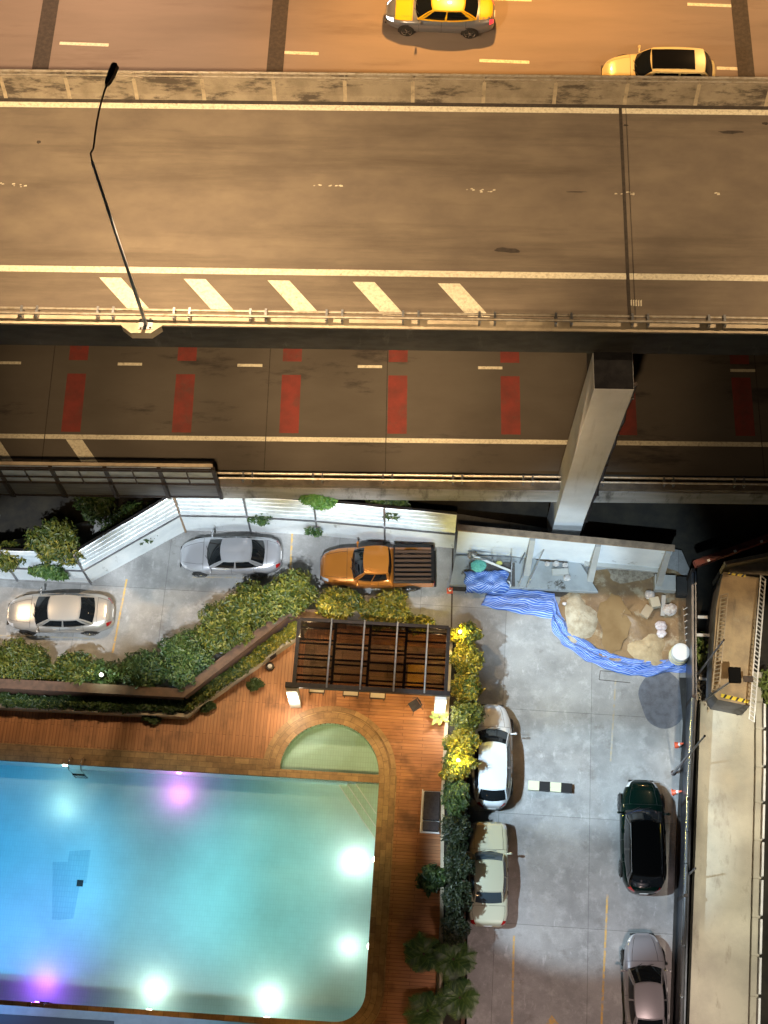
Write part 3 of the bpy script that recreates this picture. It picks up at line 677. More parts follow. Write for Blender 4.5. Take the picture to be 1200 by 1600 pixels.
# ================================================================== PARKING LOT
m = MB()
lotp = [P(-420, 860), P(0, 850), P(300, 770), P(700, 800), P(1065, 860), P(1082, 900), P(1078, 1300), P(1055, 1900), P(728, 1900, .5), P(733, 1230, .5), P(742, 990, .5), P(712, 988, .5), P(540, 966, .8), P(448, 960, .8), P(285, 1085, .8), P(0, 1070, .8), P(-420, 1054, .8)]
m.prism([(p.x, p.y) for p in lotp], -.25, 0.0)
struct('parking_ground', m, 'lot')
def strip(mb, a, b, wd, z=.005):
    a, b = P(*a), P(*b); d = Vector((b.x - a.x, b.y - a.y)).normalized(); n_ = Vector((-d.y, d.x)) * wd / 2
    mb.flat([(a.x + n_.x, a.y + n_.y), (b.x + n_.x, b.y + n_.y), (b.x - n_.x, b.y - n_.y), (a.x - n_.x, a.y - n_.y)], z)
m = MB()
for a, b in (((949, 1398), (938, 1640)), ((803, 1462), (799, 1640)), ((457, 825), (453, 905)), ((198, 905), (176, 1020))): strip(m, a, b, .085)
a = P(862, 1586); m.flat([(a.x, a.y), (a.x - .45, a.y - .6), (a.x - .12, a.y - .6), (a.x - .12, a.y - 1.6), (a.x + .12, a.y - 1.6), (a.x + .12, a.y - .6), (a.x + .45, a.y - .6)], .005)
struct('parking_line', m, 'yellow_line')
m = MB()
for a, b in (((962, 1062), (954, 1190)), ((0, 993), (150, 998)), ((300, 902), (450, 903)), ((505, 917), (640, 921))): strip(m, a, b, .08)
struct('parking_line', m, mat('faded_yellow_line', (.36, .29, .17), .7, c2=(.30, .29, .27), scale=5, stain=(.29, .29, .28), sscale=4, slo=.45, shi=.6))
m = MB()
for a, b in (((708, 835), (705, 1000)),): strip(m, a, b, .07, .007)
strip(m, (938, 1048), (982, 1052), .03, .007); strip(m, (938, 1048), (936, 1062), .03, .007); strip(m, (936, 1062), (985, 1067), .03, .007)
struct('drain_slot', m, 'joint')
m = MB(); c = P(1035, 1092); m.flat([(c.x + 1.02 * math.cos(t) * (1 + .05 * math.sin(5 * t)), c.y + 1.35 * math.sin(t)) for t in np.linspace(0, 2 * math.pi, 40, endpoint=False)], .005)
struct('dark_disc_patch', m, 'patch')  # dark speckled disc on the lot

# ------------------------------------------------------------------ white wall with corrugated top
fence_pts = [(-160, 858, 3.2), (0, 868, 3.2), (118, 872, 3.3), (272, 781, 3.8), (380, 784, 3.6), (490, 791, 3.6), (600, 801, 3.6), (713, 812, 3.6)]
fence = root('corrugated_fence', P(300, 830, 0), 'pale wall topped with ribbed zinc sheets behind the silver cars and the orange pickup', 'fence')
W3 = [P(x, y, z) for x, y, z in fence_pts]
for i, (a, b) in enumerate(zip(W3[:-1], W3[1:])):
    d = Vector((b.x - a.x, b.y - a.y, 0)); L = d.length; d.normalize(); n_ = Vector((-d.y, d.x, 0))
    za, zb_ = a.z, b.z; wl = .52
    m = MB()
    def cor(s, off, z): return Vector((a.x, a.y, 0)) + d * s + n_ * off + Vector((0, 0, z))
    m.hexa([cor(0, -.0, 0), cor(L, -.0, 0), cor(L, .18, 0), cor(0, .18, 0)], [cor(0, 0, za * wl), cor(L, 0, zb_ * wl), cor(L, .18, zb_ * wl), cor(0, .18, za * wl)])
    build('wall', m, 'fence_white', fence)
    # slatted zinc sheet on a dark backing, leaning back a little
    ns = 5; lo, hi = wl + .04, 1.0
    def zz(s_, k): t = s_ / L; h = za + (zb_ - za) * t; return h * (lo + (hi - lo) * k)
    m = MB(); bk = [cor(0, .14, zz(0, 0)), cor(L, .14, zz(L, 0)), cor(L, .38, zz(L, .97)), cor(0, .38, zz(0, .97))]; m.add(bk, [(0, 1, 2, 3)]); build('backing', m, 'frame_black', fence)
    m = MB()
    for k in range(ns):
        pts = []
        for s_ in np.linspace(0, L, 9):
            w_ = .02 * math.sin(s_ * 2.1 + k)
            for kk, oo in ((k / ns, .0), ((k + .12) / ns, -.03), ((k + .52) / ns, .05), ((k + .58) / ns, .09)):
                pts.append(cor(s_, oo + .22 * kk + w_ * .5, zz(s_, min(kk, 1)) + w_ * .4))
        m.grid(pts, 9, 4)
    build('zinc_sheet', m, 'sheet', fence)
    m = MB(); m.bar(cor(0, -.05, za * wl + .02), cor(L, -.05, zb_ * wl + .02), .06, .06); build('sheet_rail', m, 'steel_grey', fence)
    m = MB(); m.bar(cor(0, -.06, 0), cor(0, .08, za + .15), .08, .08)
    build('fence_post', m, 'cap_brown' if i == 3 else 'steel_grey', fence)
right = root('boundary_wall', P(880, 880, 0), 'pale panelled wall with a brown cap behind the builders\' corner', 'wall')
A, B = P(716, 828, 3.0), P(1052, 860, 3.0); d = Vector((B.x - A.x, B.y - A.y, 0)); L = d.length; d.normalize(); n_ = Vector((-d.y, d.x, 0))
cr = lambda s, off, z: Vector((A.x, A.y, 0)) + d * s + n_ * off + Vector((0, 0, z))
m = MB(); m.hexa([cr(0, 0, -.2), cr(L, 0, -.2), cr(L, .18, -.2), cr(0, .18, -.2)], [cr(0, 0, 3.0), cr(L, 0, 3.0), cr(L, .18, 3.0), cr(0, .18, 3.0)]); build('wall_panel', m, mat('wall_panel_white', (0.80, 0.83, 0.84), .7, c2=(0.72, 0.75, 0.77), scale=1, fine=.06, stain=(.35, .35, .33), sscale=1.5, slo=.62, shi=.75), right)
m = MB(); m.hexa([cr(-.05, -.06, 3.0), cr(L + .05, -.06, 3.0), cr(L + .05, .22, 3.0), cr(-.05, .22, 3.0)], [cr(-.05, -.06, 3.12), cr(L + .05, -.06, 3.12), cr(L + .05, .22, 3.12), cr(-.05, .22, 3.12)]); build('wall_cap', m, 'cap_brown', right)
for s_ in (uL(833, 838, 3) , uL(936, 850, 3), uL(1046, 860, 3)):
    s = s_ - uL(716, 828, 3)
    m = MB(); m.hexa([cr(s - .14, -.95, -.02), cr(s + .14, -.95, -.02), cr(s + .14, -.5, -.02), cr(s - .14, -.5, -.02)], [cr(s - .12, -.16, 2.98), cr(s + .12, -.16, 2.98), cr(s + .12, 0.01, 2.98), cr(s - .12, 0.01, 2.98)])
    build('buttress', m, 'conc', right)
m = MB(); m.bar(cr(L * .62, -.1, .55), cr(L, -.1, .55), .2, .14); build('ground_beam', m, 'conc', right)

# ------------------------------------------------------------------ wheel stop bar
def tagm(o, label, cat, group=None): return tag(o, label, cat, group)
ws = root('wheel_stop', P(859, 1231, 0), 'low black and cream striped barrier lying on the concrete beside the white hatchback', 'wheel stop')
a, b = P(825, 1228, .0), P(893, 1233, .0)
for k in range(4):
    p, q_ = a.lerp(b, k / 4), a.lerp(b, (k + 1) / 4); m = MB(); m.bar(p + Vector((0, 0, .1)), q_ + Vector((0, 0, .1)), .40, .2)
    build('barrier_segment', m, mat('cream_rubber', (.55, .55, .38), .6) if k % 2 == 0 else 'black', ws)

# ================================================================== POOL DECK
ZD = 0.8
FP = Frame(P(592, 1224, ZD - .05), PA)
def pl(x, y, z=ZD): return FP.uv(x, y, z)
vbot = pl(480, 1594)[1]; rc = 1.2; uc = -2.17; Rs = 2.13; vs0 = .35; CW = .76
ub = pl(524, 1120)[0]
Npx = [(-420, 1052, 2.2), (0, 1068, 2.2), (100, 1073, 2.2), (285, 1083, 2.2), (447, 957, 2.2), (540, 962, 2.2), (712, 985, 1.4)]
Nuv = [FP.uv(*p) for p in Npx]
def vN(u):
    for (u0, v0), (u1, v1) in zip(Nuv[:-1], Nuv[1:]):
        if u0 <= u <= u1: return v0 + (v1 - v0) * (u - u0) / (u1 - u0)
uR = Nuv[-1][0] + .05
arc = lambda c, r, a0, a1, n=24: [(c[0] + r * math.cos(R(a)), c[1] + r * math.sin(R(a))) for a in np.linspace(a0, a1, n)]
Rm = Rs + .38; sc = (uc, vs0)
a_b = math.degrees(math.acos((ub - uc) / Rm))
polyA = [(-32, .4), (uc - Rm, .4)] + arc(sc, Rm, 180, a_b, 20) + [(ub, vN(ub))] + [p for p in Nuv[::-1] if p[0] < ub]
polyB = [(ub, vN(ub))] + arc(sc, Rm, a_b, 0, 20) + [(.38, vbot + rc)] + arc((-rc, vbot + rc), rc + .38, 0, -90, 10) + [(-32, vbot - .38), (-32, vbot - 14), (uR - .35, vbot - 14), (uR, Nuv[-1][1])] + [p for p in Nuv[::-1] if ub < p[0] < uR - .06]
for nm, pg, mt in (('pool_deck', polyA, 'deck_ns'), ('pool_deck', polyB, 'deck_ew')):
    m = MB(); m.prism([FP.w(*p) for p in pg], ZD - .12, ZD); struct(nm, m, mt)
# retaining wall of the deck towards the parking
m = MB()
edge = [FP.w(*p) for p in Nuv] + [FP.w(uR + .02, Nuv[-1][1] + .02), FP.w(uR - .33, vbot - 14)]
for a, b in zip(edge[:-1], edge[1:]):
    a = Vector((*a, 0)); b = Vector((*b, 0)); m.bar(a + Vector((0, 0, ZD / 2 - .1)), b + Vector((0, 0, ZD / 2 - .1)), .2, ZD + .15)
struct('deck_retaining_wall', m, 'conc')

# swimming pool
pool = root('swimming_pool', FP.w3(-8, -5, ZD - 1.4), 'large lit pool glowing turquoise, with a rounded corner and a half round wading pool', 'swimming pool')
ZW = ZD - .06; ZB = ZD - 1.0
outline = [(-32, 0), (0, 0), (0, vbot + rc)] + arc((-rc, vbot + rc), rc, 0, -90, 14)[1:] + [(-32, vbot)]
m = MB(); m.flat([FP.w(*p) for p in outline], ZB); build('pool_floor', m, 'pool_tile', pool)
m = MB(); n = len(outline)
for (a, b) in zip(outline[:-1], outline[1:]):
    a2, b2 = FP.w(*a), FP.w(*b); m.add([(*a2, ZB), (*b2, ZB), (*b2, ZD + .02), (*a2, ZD + .02)], [(0, 1, 2, 3)])
build('pool_wall', m, 'pool_tile', pool)
m = MB(); w0 = FP.w
semi = arc(sc, Rs, 0, 180, 32)
m.flat([FP.w(*p) for p in semi], ZD - .45); build('wading_floor', m, 'wade_tile', pool)
m = MB()
for a, b in zip(semi[:-1], semi[1:]):
    a2, b2 = FP.w(*a), FP.w(*b); m.add([(*a2, ZD - .45), (*b2, ZD - .45), (*b2, ZD + .02), (*a2, ZD + .02)], [(0, 1, 2, 3)])
build('wading_wall', m, 'wade_tile', pool)
def steps():
    for i, (leg, zt) in enumerate(((1.75, ZB + .24), (1.38, ZB + .47), (1.0, ZB + .70))):
        m = MB(); z0 = ZB + .004 if i == 0 else (ZB + .24, ZB + .47)[i - 1]
        m.prism([FP.w(-.004, -.004), FP.w(-leg, -.004), FP.w(-.004, -leg * 1.28)], z0, zt); build('corner_step', m, 'wade_tile', pool)
        m = MB(); m.bar(FP.w3(-leg, -.03, zt + .006), FP.w3(-.03, -leg * 1.28, zt + .006), .04, .01); build('step_nosing', m, 'white', pool)
steps()
# darker tile patch and drain
m = MB(); u0, v0 = pl(112, 1330, ZB); u1, v1 = pl(85, 1437, ZB); uu, _ = pl(145, 1330, ZB)
m.flat([FP.w(*p) for p in ((u0 - .1, v0), (uu - .1, v0 + .1), (uu - .1, v0 - 1.3), (uu - .35, v0 - 1.3), (uu - .45, v1 + .1), (u1 + .2, v1), (u1 - .1, v1), (u0 - .75, v0 - .5), (u0 - .1, v0 - .45))], ZB + .004)
build('floor_patch', m, 'pool_dark', pool)
m = MB(); m.box(Vector((*FP.w(*pl(125, 1380, ZB)), ZB + .012)), (.27, .27, .01), PA); build('floor_drain', m, 'steel_dark', pool)
m = MB(); ua, va = pl(118, 1385, ZB); 
for k in range(3): FP.rect(m, ua + .1 + k * .14, ua + .13 + k * .14, va - 5.5, va - .3, ZB + .007)
# coping
def ring(mb, uvl, inner, outer, z0, z1, s0=0.0):
    """strip between two polylines (frame coordinates), with top and edges"""
    n = len(inner); base = len(mb.v); vs = []; s = s0; ss = []
    for i in range(n):
        if i: s += math.dist(outer[i], outer[i - 1]) * .5 + math.dist(inner[i], inner[i - 1]) * .5
        ss.append(s)
    for i in range(n):
        a = FP.w(*inner[i]); b = FP.w(*outer[i]); wd = math.dist(inner[i], outer[i])
        vs += [(*a, z0), (*a, z1), (*b, z1), (*b, z0)]; uvl += [(ss[i], 0), (ss[i], 0), (ss[i], wd), (ss[i], wd)]
    fs = []
    for i in range(n - 1):
        for k in range(3): fs.append((4 * i + k, 4 * i + k + 1, 4 * i + 5 + k, 4 * i + 4 + k))
    fs += [(0, 1, 2, 3), tuple(4 * (n - 1) + k for k in (3, 2, 1, 0))]
    mb.add(vs, fs)
uvl = []; m = MB()
ring(m, uvl, [(u, 0) for u in np.linspace(-32, uc - Rs + .02, 30)], [(u, CW) for u in np.linspace(-32, uc - Rs + .02, 30)], ZD - .10, ZD + .03)
build('coping', m, 'coping', pool, uv=uvl)
uvl = []; m = MB()
ring(m, uvl, arc(sc, Rs, 0, 180, 40), arc(sc, Rs + CW, 0, 180, 40), ZD - .10, ZD + .038)
build('coping', m, 'coping', pool, uv=uvl)
uvl = []; m = MB()
ring(m, uvl, [(-32, vbot)] + arc((-rc, vbot + rc), rc, -90, 0, 12) + [(0, vs0)], [(-32, vbot - CW)] + arc((-rc, vbot + rc), rc + CW, -90, 0, 12) + [(CW, vs0)], ZD - .10, ZD + .03)
build('coping', m, 'coping', pool, uv=uvl)
uvl = []; m = MB()
ring(m, uvl, [(u, 0.0) for u in (uc - Rs, 0)], [(u, vs0) for u in (uc - Rs, 0)], ZD - .5, ZD + .034)
build('divider', m, 'coping', pool, uv=uvl)
uvl = []; m = MB()
ring(m, uvl, arc(sc, Rs + CW - .22, 0, 180, 40), arc(sc, Rs + CW, 0, 180, 40), ZD + .03, ZD + .062)
build('coping_lip', m, 'coping', pool, uv=uvl)
# water
m = MB(); m.flat([FP.w(*p) for p in outline], ZW); struct('water', m, 'water')
m = MB(); m.flat([FP.w(*p) for p in semi], ZW); struct('water', m, 'water')
# underwater lights
LW = (1.0, 0.90, 0.72)
def pool_light(u, v, dirv, col, e, depth=.55, off=.42, lampz=None):
    z = ZD - depth; c = FP.w3(u, v, z); dv = Vector((*(Vector(FP.w(u + dirv[0], v + dirv[1])) - Vector(FP.w(u, v))), 0)).normalized()
    m = MB(); an = math.atan2(dv.y, dv.x)
    m.lathe(c, [(.11, 0.0), (.11, .03), (.085, .05), (.0001, .055)], 18, 'X', an)
    lt = build('pool_light', m, mat('lit_pool_lamp', (1, 1, 1), .3, emit=col, estr=14), pool)
    lamp('pool_lamp', 'POINT', c + dv * off, e, col, .10)
pool_light(pl(236, 1568, ZD - .6)[0], vbot, (0, 1), LW, 55, off=.85, depth=.3)
pool_light(pl(418, 1588, ZD - .6)[0], vbot, (0, 1), LW, 62, off=.8, depth=.3)
pool_light(0, pl(590, 1345, ZD - .6)[1], (-1, 0), LW, 75, off=.85, depth=.3)
pool_light(0, pl(585, 1480, ZD - .6)[1], (-1, 0), LW, 42, off=.85, depth=.3)
pool_light(pl(105, 1200, ZD - .6)[0], 0, (0, -1), (.8, 1, .85), 30, depth=.12, off=1.6)
pool_light(pl(281, 1213, ZD - .6)[0], 0, (0, -1), (1, .16, .62), 50, depth=.3, off=.8)
pool_light(pl(62, 1560, ZD - .6)[0], vbot, (0, 1), (.60, .12, 1), 60, off=.9, depth=.3)
# unseen colour washes added to tint and brighten the water
lamp('pool_fill_wash', 'SPOT', (-15, -3, 34), 54000, (.03, .50, 1), .3, FP.w3(-15.5, -5.4, ZD), 19, 1.0)
lamp('pool_fill_wash', 'SPOT', (-12, -3, 34), 27000, (.18, .78, 1), .3, FP.w3(-9.0, -4.4, ZD), 16.5, 1.0)
lamp('pool_fill_wash', 'SPOT', (-7, -3, 34), 33000, (.34, .86, .80), .3, FP.w3(-4.6, -5.2, ZD), 16, 1.0)
lamp('pool_fill_wash', 'SPOT', (-15, -4, 34), 9000, (.45, .10, 1), .3, FP.w3(-14.2, -8.2, ZD), 13, 1.0)
lamp('pool_fill_wash', 'SPOT', (-4, -3, 30), 7000, (.8, .95, .55), .3, FP.w3(-2.4, -1.2, ZD), 17, 1.0)
# pool ladders
def ladder(px, py, label, zrail, rot):
    c = P(px, py, ZD); o = root('pool_ladder', (c.x, c.y, ZD), label, 'ladder', rz=PA + rot)
    for s in (-1, 1):
        m = MB(); m.tube([(s * .27, .45, .0), (s * .27, .45, .55), (s * .27, .30, .78), (s * .27, .05, .80), (s * .27, -.12, .6), (s * .27, -.16, -.9)], .022, 8)
        build('handrail', m, 'chrome', o, smooth=True, local=True)
    for k in range(3):
        m = MB(); m.box((0, -.16, -.25 - k * .27), (.54, .09, .03)); build('rung', m, 'chrome', o, local=True)
ladder(122, 1203, 'chrome pool ladder on the upper edge of the blue water beside a white lamp', 0, 0)
ladder(64, 1573, 'chrome pool ladder on the lower edge of the pool beside the purple glow', 0, math.pi)

# ledge of the tower below the pool
led = root('building_ledge', P(100, 1640, 6), 'blue grey ledge of the tower along the lower left edge of the photo', 'ledge')
lp = [P(x, y, 6.0) for x, y in ((-420, 1551), (0, 1570), (230, 1586), (395, 1599), (520, 1610), (520, 1760), (-420, 1760))]
m = MB(); m.prism([(p.x, p.y) for p in lp], 5.7, 6.0); build('slab', m, 'ledge', led)
m = MB(); m.prism([(p.x, p.y + (-.10 if i < 5 else 0)) for i, p in enumerate([P(x, y, 6.1) for x, y in ((-420, 1558), (0, 1580), (178, 1591), (178, 1760), (-420, 1760))])], 6.004, 6.06); build('recess_strip', m, mat('ledge_dark', (.05, .055, .08), .6), led)  # dark of the ledge recess painted as a raised strip
lamp('unseen_terrace_light', 'SPOT', (-8, 0, 22), 7000, COLD, .2, P(150, 1620, 6), 40, .8)  # added out of frame, cool spot brightens the ledge
lamp('unseen_terrace_light', 'POINT', P(200, 1640, 3.1), 130, (1, .6, .18), .15)
lamp('unseen_terrace_light', 'POINT', P(470, 1650, 3.1), 120, (1, .6, .18), .15)
lamp('unseen_terrace_light', 'POINT', P(690, 1680, 4.1), 60, (1, .6, .3), .15)

# brown boundary wall + inner planter
bw = root('garden_wall', P(285, 1083, 0), 'brown plastered wall bending between the tall shrubs and the narrow planter', 'wall')
Wp = [P(*p) for p in Npx[:6]]
wm = MB()
for a, b in zip(Wp[:-1], Wp[1:]):
    d = (b - a); d.z = 0; L = d.length; d.normalize(); n_ = Vector((-d.y, d.x, 0)) * .17
    q = lambda z, e=.0: [Vector((a.x, a.y, z)) - n_ - d * e, Vector((b.x, b.y, z)) - n_ + d * e, Vector((b.x, b.y, z)) + n_ + d * e, Vector((a.x, a.y, z)) + n_ - d * e]
    wm.hexa(q(ZD + .002), q(2.17, 0))
build('wall', wm, 'brown_wall', bw)
wm = MB()
off = []
for i, p in enumerate(Wp):
    d = (Wp[min(i + 1, len(Wp) - 1)] - Wp[max(i - 1, 0)]); d.z = 0; d.normalize(); n_ = Vector((-d.y, d.x, 0)) * .21; off.append((p - n_, p + n_))
wm.prism([(a.x, a.y) for a, b in off] + [(b.x, b.y) for a, b in off[::-1]], 2.175, 2.23); build('wall_cap', wm, mat('wall_cap_brown', (.11, .058, .035), .7, c2=(.065, .036, .022), scale=4), bw)
pc = root('planter', P(290, 1116, ZD), 'long narrow planter with a pale kerb between the brown wall and the deck boards', 'planter')
Cp = [P(*p) for p in ((-420, 1090, 1.35), (0, 1102, 1.35), (288, 1117, 1.35), (471, 987, 1.35), (478, 975, 1.35))]
m = MB()
for a, b in zip(Cp[:-1], Cp[1:]):
    m.bar(Vector((a.x, a.y, 1.07)), Vector((b.x, b.y, 1.07)), .16, .54)
build('kerb', m, 'beige', pc)
m = MB(); m.flat([(p.x, p.y) for p in Cp] + [(p.x, p.y) for p in Wp[:5][::-1]], 1.22); build('soil', m, 'darkground', pc)
ke = root('planter', FP.w3(uR - .2, -4, ZD), 'straight planter with a pale kerb along the right side of the deck', 'planter')
Kp = [P(*p) for p in ((706, 985, 1.3), (692, 1230, 1.3), (688, 1700, 1.3))]
m = MB()
for a, b in zip(Kp[:-1], Kp[1:]): m.bar(Vector((a.x, a.y, 1.05)), Vector((b.x, b.y, 1.05)), .14, .5)
build('kerb', m, 'beige', ke)
Ke = [P(*p) for p in ((738, 985, 1.3), (727, 1230, 1.3), (722, 1700, 1.3))]
m = MB()
for a, b in zip(Ke[:-1], Ke[1:]): m.bar(Vector((a.x, a.y, .7)), Vector((b.x, b.y, .7)), .14, 1.4)
build('outer_wall', m, 'brown_wall', ke)
m = MB(); m.flat([(p.x, p.y) for p in Kp] + [(p.x, p.y) for p in Ke[::-1]], 1.2); build('soil', m, 'darkground', ke)

# ------------------------------------------------------------------ pavilion
ZR = 3.65
pv = root('pavilion', P(577, 1060, ZD), 'dark steel pavilion with a slatted clear roof over brown flooring', 'pavilion')
c00 = FP.uv(457, 1070, ZR); c10 = FP.uv(697, 1085, ZR); c01 = FP.uv(467, 968, ZR)
u0, u1 = c00[0] + .05, c10[0] - .02; v0 = (c00[1] + c10[1]) / 2; v1 = c01[1]
def fb(mb, ua, va, ub_, vb_, z, wd, h): mb.bar(FP.w3(ua, va, z), FP.w3(ub_, vb_, z), wd, h)
m = MB(); fb(m, u0 - .35, v0, u1 + .18, v0, ZR, .20, .22); build('front_beam', m, 'frame_black', pv)
m = MB(); fb(m, u0, v1, u1, v1, ZR, .14, .18); build('back_beam', m, 'frame_black', pv)
for u in (u0, u1): m = MB(); fb(m, u, v0, u, v1, ZR - .02, .15, .18); build('side_beam', m, 'frame_black', pv)
rb = [FP.uv(x, 1030, ZR)[0] for x in (521, 576, 633)]
for u in rb: m = MB(); fb(m, u, v0, u, v1, ZR - .02, .11, .16); build('rafter', m, 'frame_black', pv)
for x in (514, 566, 618, 666):
    u = FP.uv(x, 1030, ZR)[0]; m = MB(); m.tube([FP.w3(u, v0 - .05, ZR + .13), FP.w3(u, v1 + .10, ZR + .13)], .035, 8); build('roof_tube', m, 'steel_grey', pv)
cells = [u0] + rb + [u1]
random.seed(3)
for i in range(4):
    ys = ([.10, .17, .30, .42, .48, .66, .72, .90], [.10, .22, .36, .43, .60, .67, .84], [.08, .15, .30, .42, .56, .62, .84, .90], [.09, .15, .30, .44, .52, .58, .78, .92])[i]
    m = MB()
    for t in ys:
        vv = v0 + (v1 - v0) * t; fb(m, cells[i], vv, cells[i + 1], vv, ZR - .14, .07, .05)
    build('slat', m, 'frame_black', pv)
pg = M['pav_glass'] = None
mm, n, l, b = nodes('roof_sheet'); n.remove(b); tr = n.new('ShaderNodeBsdfTransparent'); tr.inputs[0].default_value = (.52, .47, .42, 1); gl = n.new('ShaderNodeBsdfGlossy'); gl.inputs[0].default_value = (.8, .8, .8, 1); gl.inputs['Roughness'].default_value = .08
mx = n.new('ShaderNodeMixShader'); mx.inputs[0].default_value = .05; l.new(tr.outputs[0], mx.inputs[1]); l.new(gl.outputs[0], mx.inputs[2]); l.new(mx.outputs[0], n['Material Output'].inputs[0])
m = MB(); m.prism([FP.w(*p) for p in ((u0 + .08, v0 + .1), (u1 - .08, v0 + .1), (u1 - .08, v1 - .07), (u0 + .08, v1 - .07))], ZR + .075, ZR + .085); build('roof_sheet', m, mm, pv)
for (u, v) in ((u0, v1), (u1, v1), (u0 + .02, v0 + .22), (u1 - .02, v0 + .22)):
    m = MB(); m.bar(FP.w3(u, v, ZD), FP.w3(u, v, ZR - .1), .12, .12); build('post', m, 'steel_dark', pv)
m = MB(); m.prism([FP.w(*p) for p in ((u0 + .1, v0 + 1.0), (u1 - .1, v0 + 1.0), (u1 - .1, v1 - .1), (u0 + .1, v1 - .1))], ZD + .004, ZD + .08); build('floor', m, 'pav_floor', pv)
# yellow lit area under the last bay, painted as a honey coloured top
uy0, vy0 = FP.uv(636, 1071, ZD + .5); uy1, vy1 = FP.uv(664, 1037, ZD + .5)
tb = root('lit_area_top', FP.w3((uy0 + uy1) / 2, (vy0 + vy1) / 2, ZD), 'honey coloured square painted in for the yellow lit area under the right bay of the pavilion', 'lit patch')
m = MB(); m.prism([FP.w(*p) for p in ((uy0, vy0), (uy1, vy0), (uy1, vy1), (uy0, vy1))], ZD + .45, ZD + .5); build('lit_area_sheet', m, mat('lit_area_yellow', (.55, .30, .05), .45, c2=(.45, .23, .04), scale=3), tb)
for a_ in (uy0 + .06, uy1 - .06):
    for b_ in (vy0 + .06, vy1 - .06): m = MB(); m.bar(FP.w3(a_, b_, ZD + .08), FP.w3(a_, b_, ZD + .45), .05); build('leg', m, 'steel_dark', tb)
# benches showing below the front beam
for i, (xa, xb, y, lab) in enumerate(((482, 508, 1077, 'pale stool top under the left bay of the pavilion, below its front beam'), (535, 561, 1082, 'pale stool top in the middle of three below the pavilion front beam'), (577, 603, 1086, 'pale stool top right of the other two below the pavilion front beam'))):
    c = P((xa + xb) / 2, y, ZD + .45)
    if i == 0:
        st = root('stool', (c.x, c.y, ZD), lab, 'stool', 'stools along the front of the pavilion', rz=PA)
        m = MB(); m.box((0, 0, .43), (.62, .24, .03)); build('seat', m, 'bench_pale', st, local=True)
        m = MB(); m.box((0, 0, .40), (.70, .34, .03)); build('frame', m, 'steel_dark', st, local=True)
        for sx in (-.28, .28):
            for sy in (-.12, .12): m = MB(); m.bar((sx, sy, 0), (sx, sy, .39), .035); build('leg', m, 'steel_dark', st, local=True)
    else: dup(st, (c.x, c.y, ZD), lab)
# lit front pillars
def pillar(px, lab):
    u, v = FP.uv(px, 1090, ZD + 1.3); v = v0 - .13
    o = root('light_pillar', FP.w3(u, v, ZD), lab, 'pillar')
    m = MB(); m.bar(FP.w3(u, v + .02, ZD), FP.w3(u, v + .02, ZR - .12), .46, .30); build('pillar', m, mat('pillar_white', (.62, .60, .56), .7), o)
    m = MB(); m.box(FP.w3(u, v - .19, ZD + 1.55), (.30, .12, .14), PA); build('wall_lamp', m, 'steel_dark', o)
    m = MB(); m.box(FP.w3(u, v - .19, ZD + 1.64), (.24, .10, .03), PA); m.box(FP.w3(u, v - .19, ZD + 1.46), (.24, .10, .03), PA); build('lamp_glass', m, 'light_bulb', o)
    lamp('pillar_light', 'POINT', FP.w3(u, v - .42, ZD + 2.1), 90, (1, .86, .68), .05)
    lamp('pillar_light', 'POINT', FP.w3(u, v - .42, ZD + 1.1), 60, (1, .86, .68), .05)
pillar(459, 'white pillar with a bright wall lamp at the left front corner of the pavilion')
pillar(688, 'white pillar with a bright wall lamp at the right front corner of the pavilion')
lamp('pavilion_light', 'POINT', FP.w3(u0 + .4, v1 - .5, ZR - .7), 90, (1, .78, .45), .05)
lamp('pavilion_light', 'POINT', FP.w3(u1 - .4, v1 - .5, ZR - .7), 90, (1, .78, .45), .05)
lamp('deck_fill_spot', 'SPOT', (-2, 2, 26), 16000, (1, .62, .25), .2, P(585, 1140, ZD), 24, 1.0)  # unseen warm spot added to brighten the deck boards
# dark chair, floor speaker, round floor lamp, daybed
c = P(648, 1106, ZD)
ch = root('garden_chair', (c.x, c.y, ZD), 'small dark wire chair on the boards in front of the pavilion', 'chair', rz=R(30))
m = MB(); m.box((0, 0, .43), (.44, .44, .035)); build('seat', m, 'cushion', ch, local=True)
m = MB(); m.tube([(.22 * math.cos(t) + .05, .26 * math.sin(t), .68) for t in np.linspace(-1.6, 1.6, 12)], .018, 6); m.box((.25, 0, .58), (.03, .4, .18)); build('backrest', m, 'cushion', ch, local=True)
for sx in (-.19, .19):
    for sy in (-.19, .19): m = MB(); m.tube([(sx, sy, .42), (sx * 1.35, sy * 1.35, 0)], .014, 6); build('leg', m, 'steel_dark', ch, local=True)
c = P(425, 1025, ZD); o = root('floor_box', (c.x, c.y, ZD), 'small dark box on the deck beside the planter kerb', 'speaker', rz=R(35))
m = MB(); m.box((0, 0, .22), (.34, .30, .44)); build('cabinet', m, 'black', o, local=True, bevel=.02)
m = MB(); m.lathe((0, -.155, .24), [(.10, 0), (.10, -.01), (.001, -.012)], 16, 'Y'); build('grille', m, 'steel_dark', o, local=True)
c = P(422, 1042, ZD); o = root('floor_lamp', (c.x, c.y, ZD), 'round dark fitting with a pale centre on the deck below the small box', 'lamp')
m = MB(); m.lathe((0, 0, 0), [(.19, 0), (.19, .10), (.15, .14)], 20); build('housing', m, 'steel_dark', o, local=True)
m = MB(); m.lathe((0, 0, .13), [(.10, 0), (.09, .03), (.001, .05)], 16); build('lens', m, 'white', o, local=True)
c = P(673, 1268, ZD + .3)
db = root('daybed', (c.x, c.y, ZD), 'dark cushioned lounger with a pale frame beside the hedge on the right of the pool', 'daybed', rz=PA)
m = MB(); m.box((0, 0, .2), (.80, 1.75, .06)); 
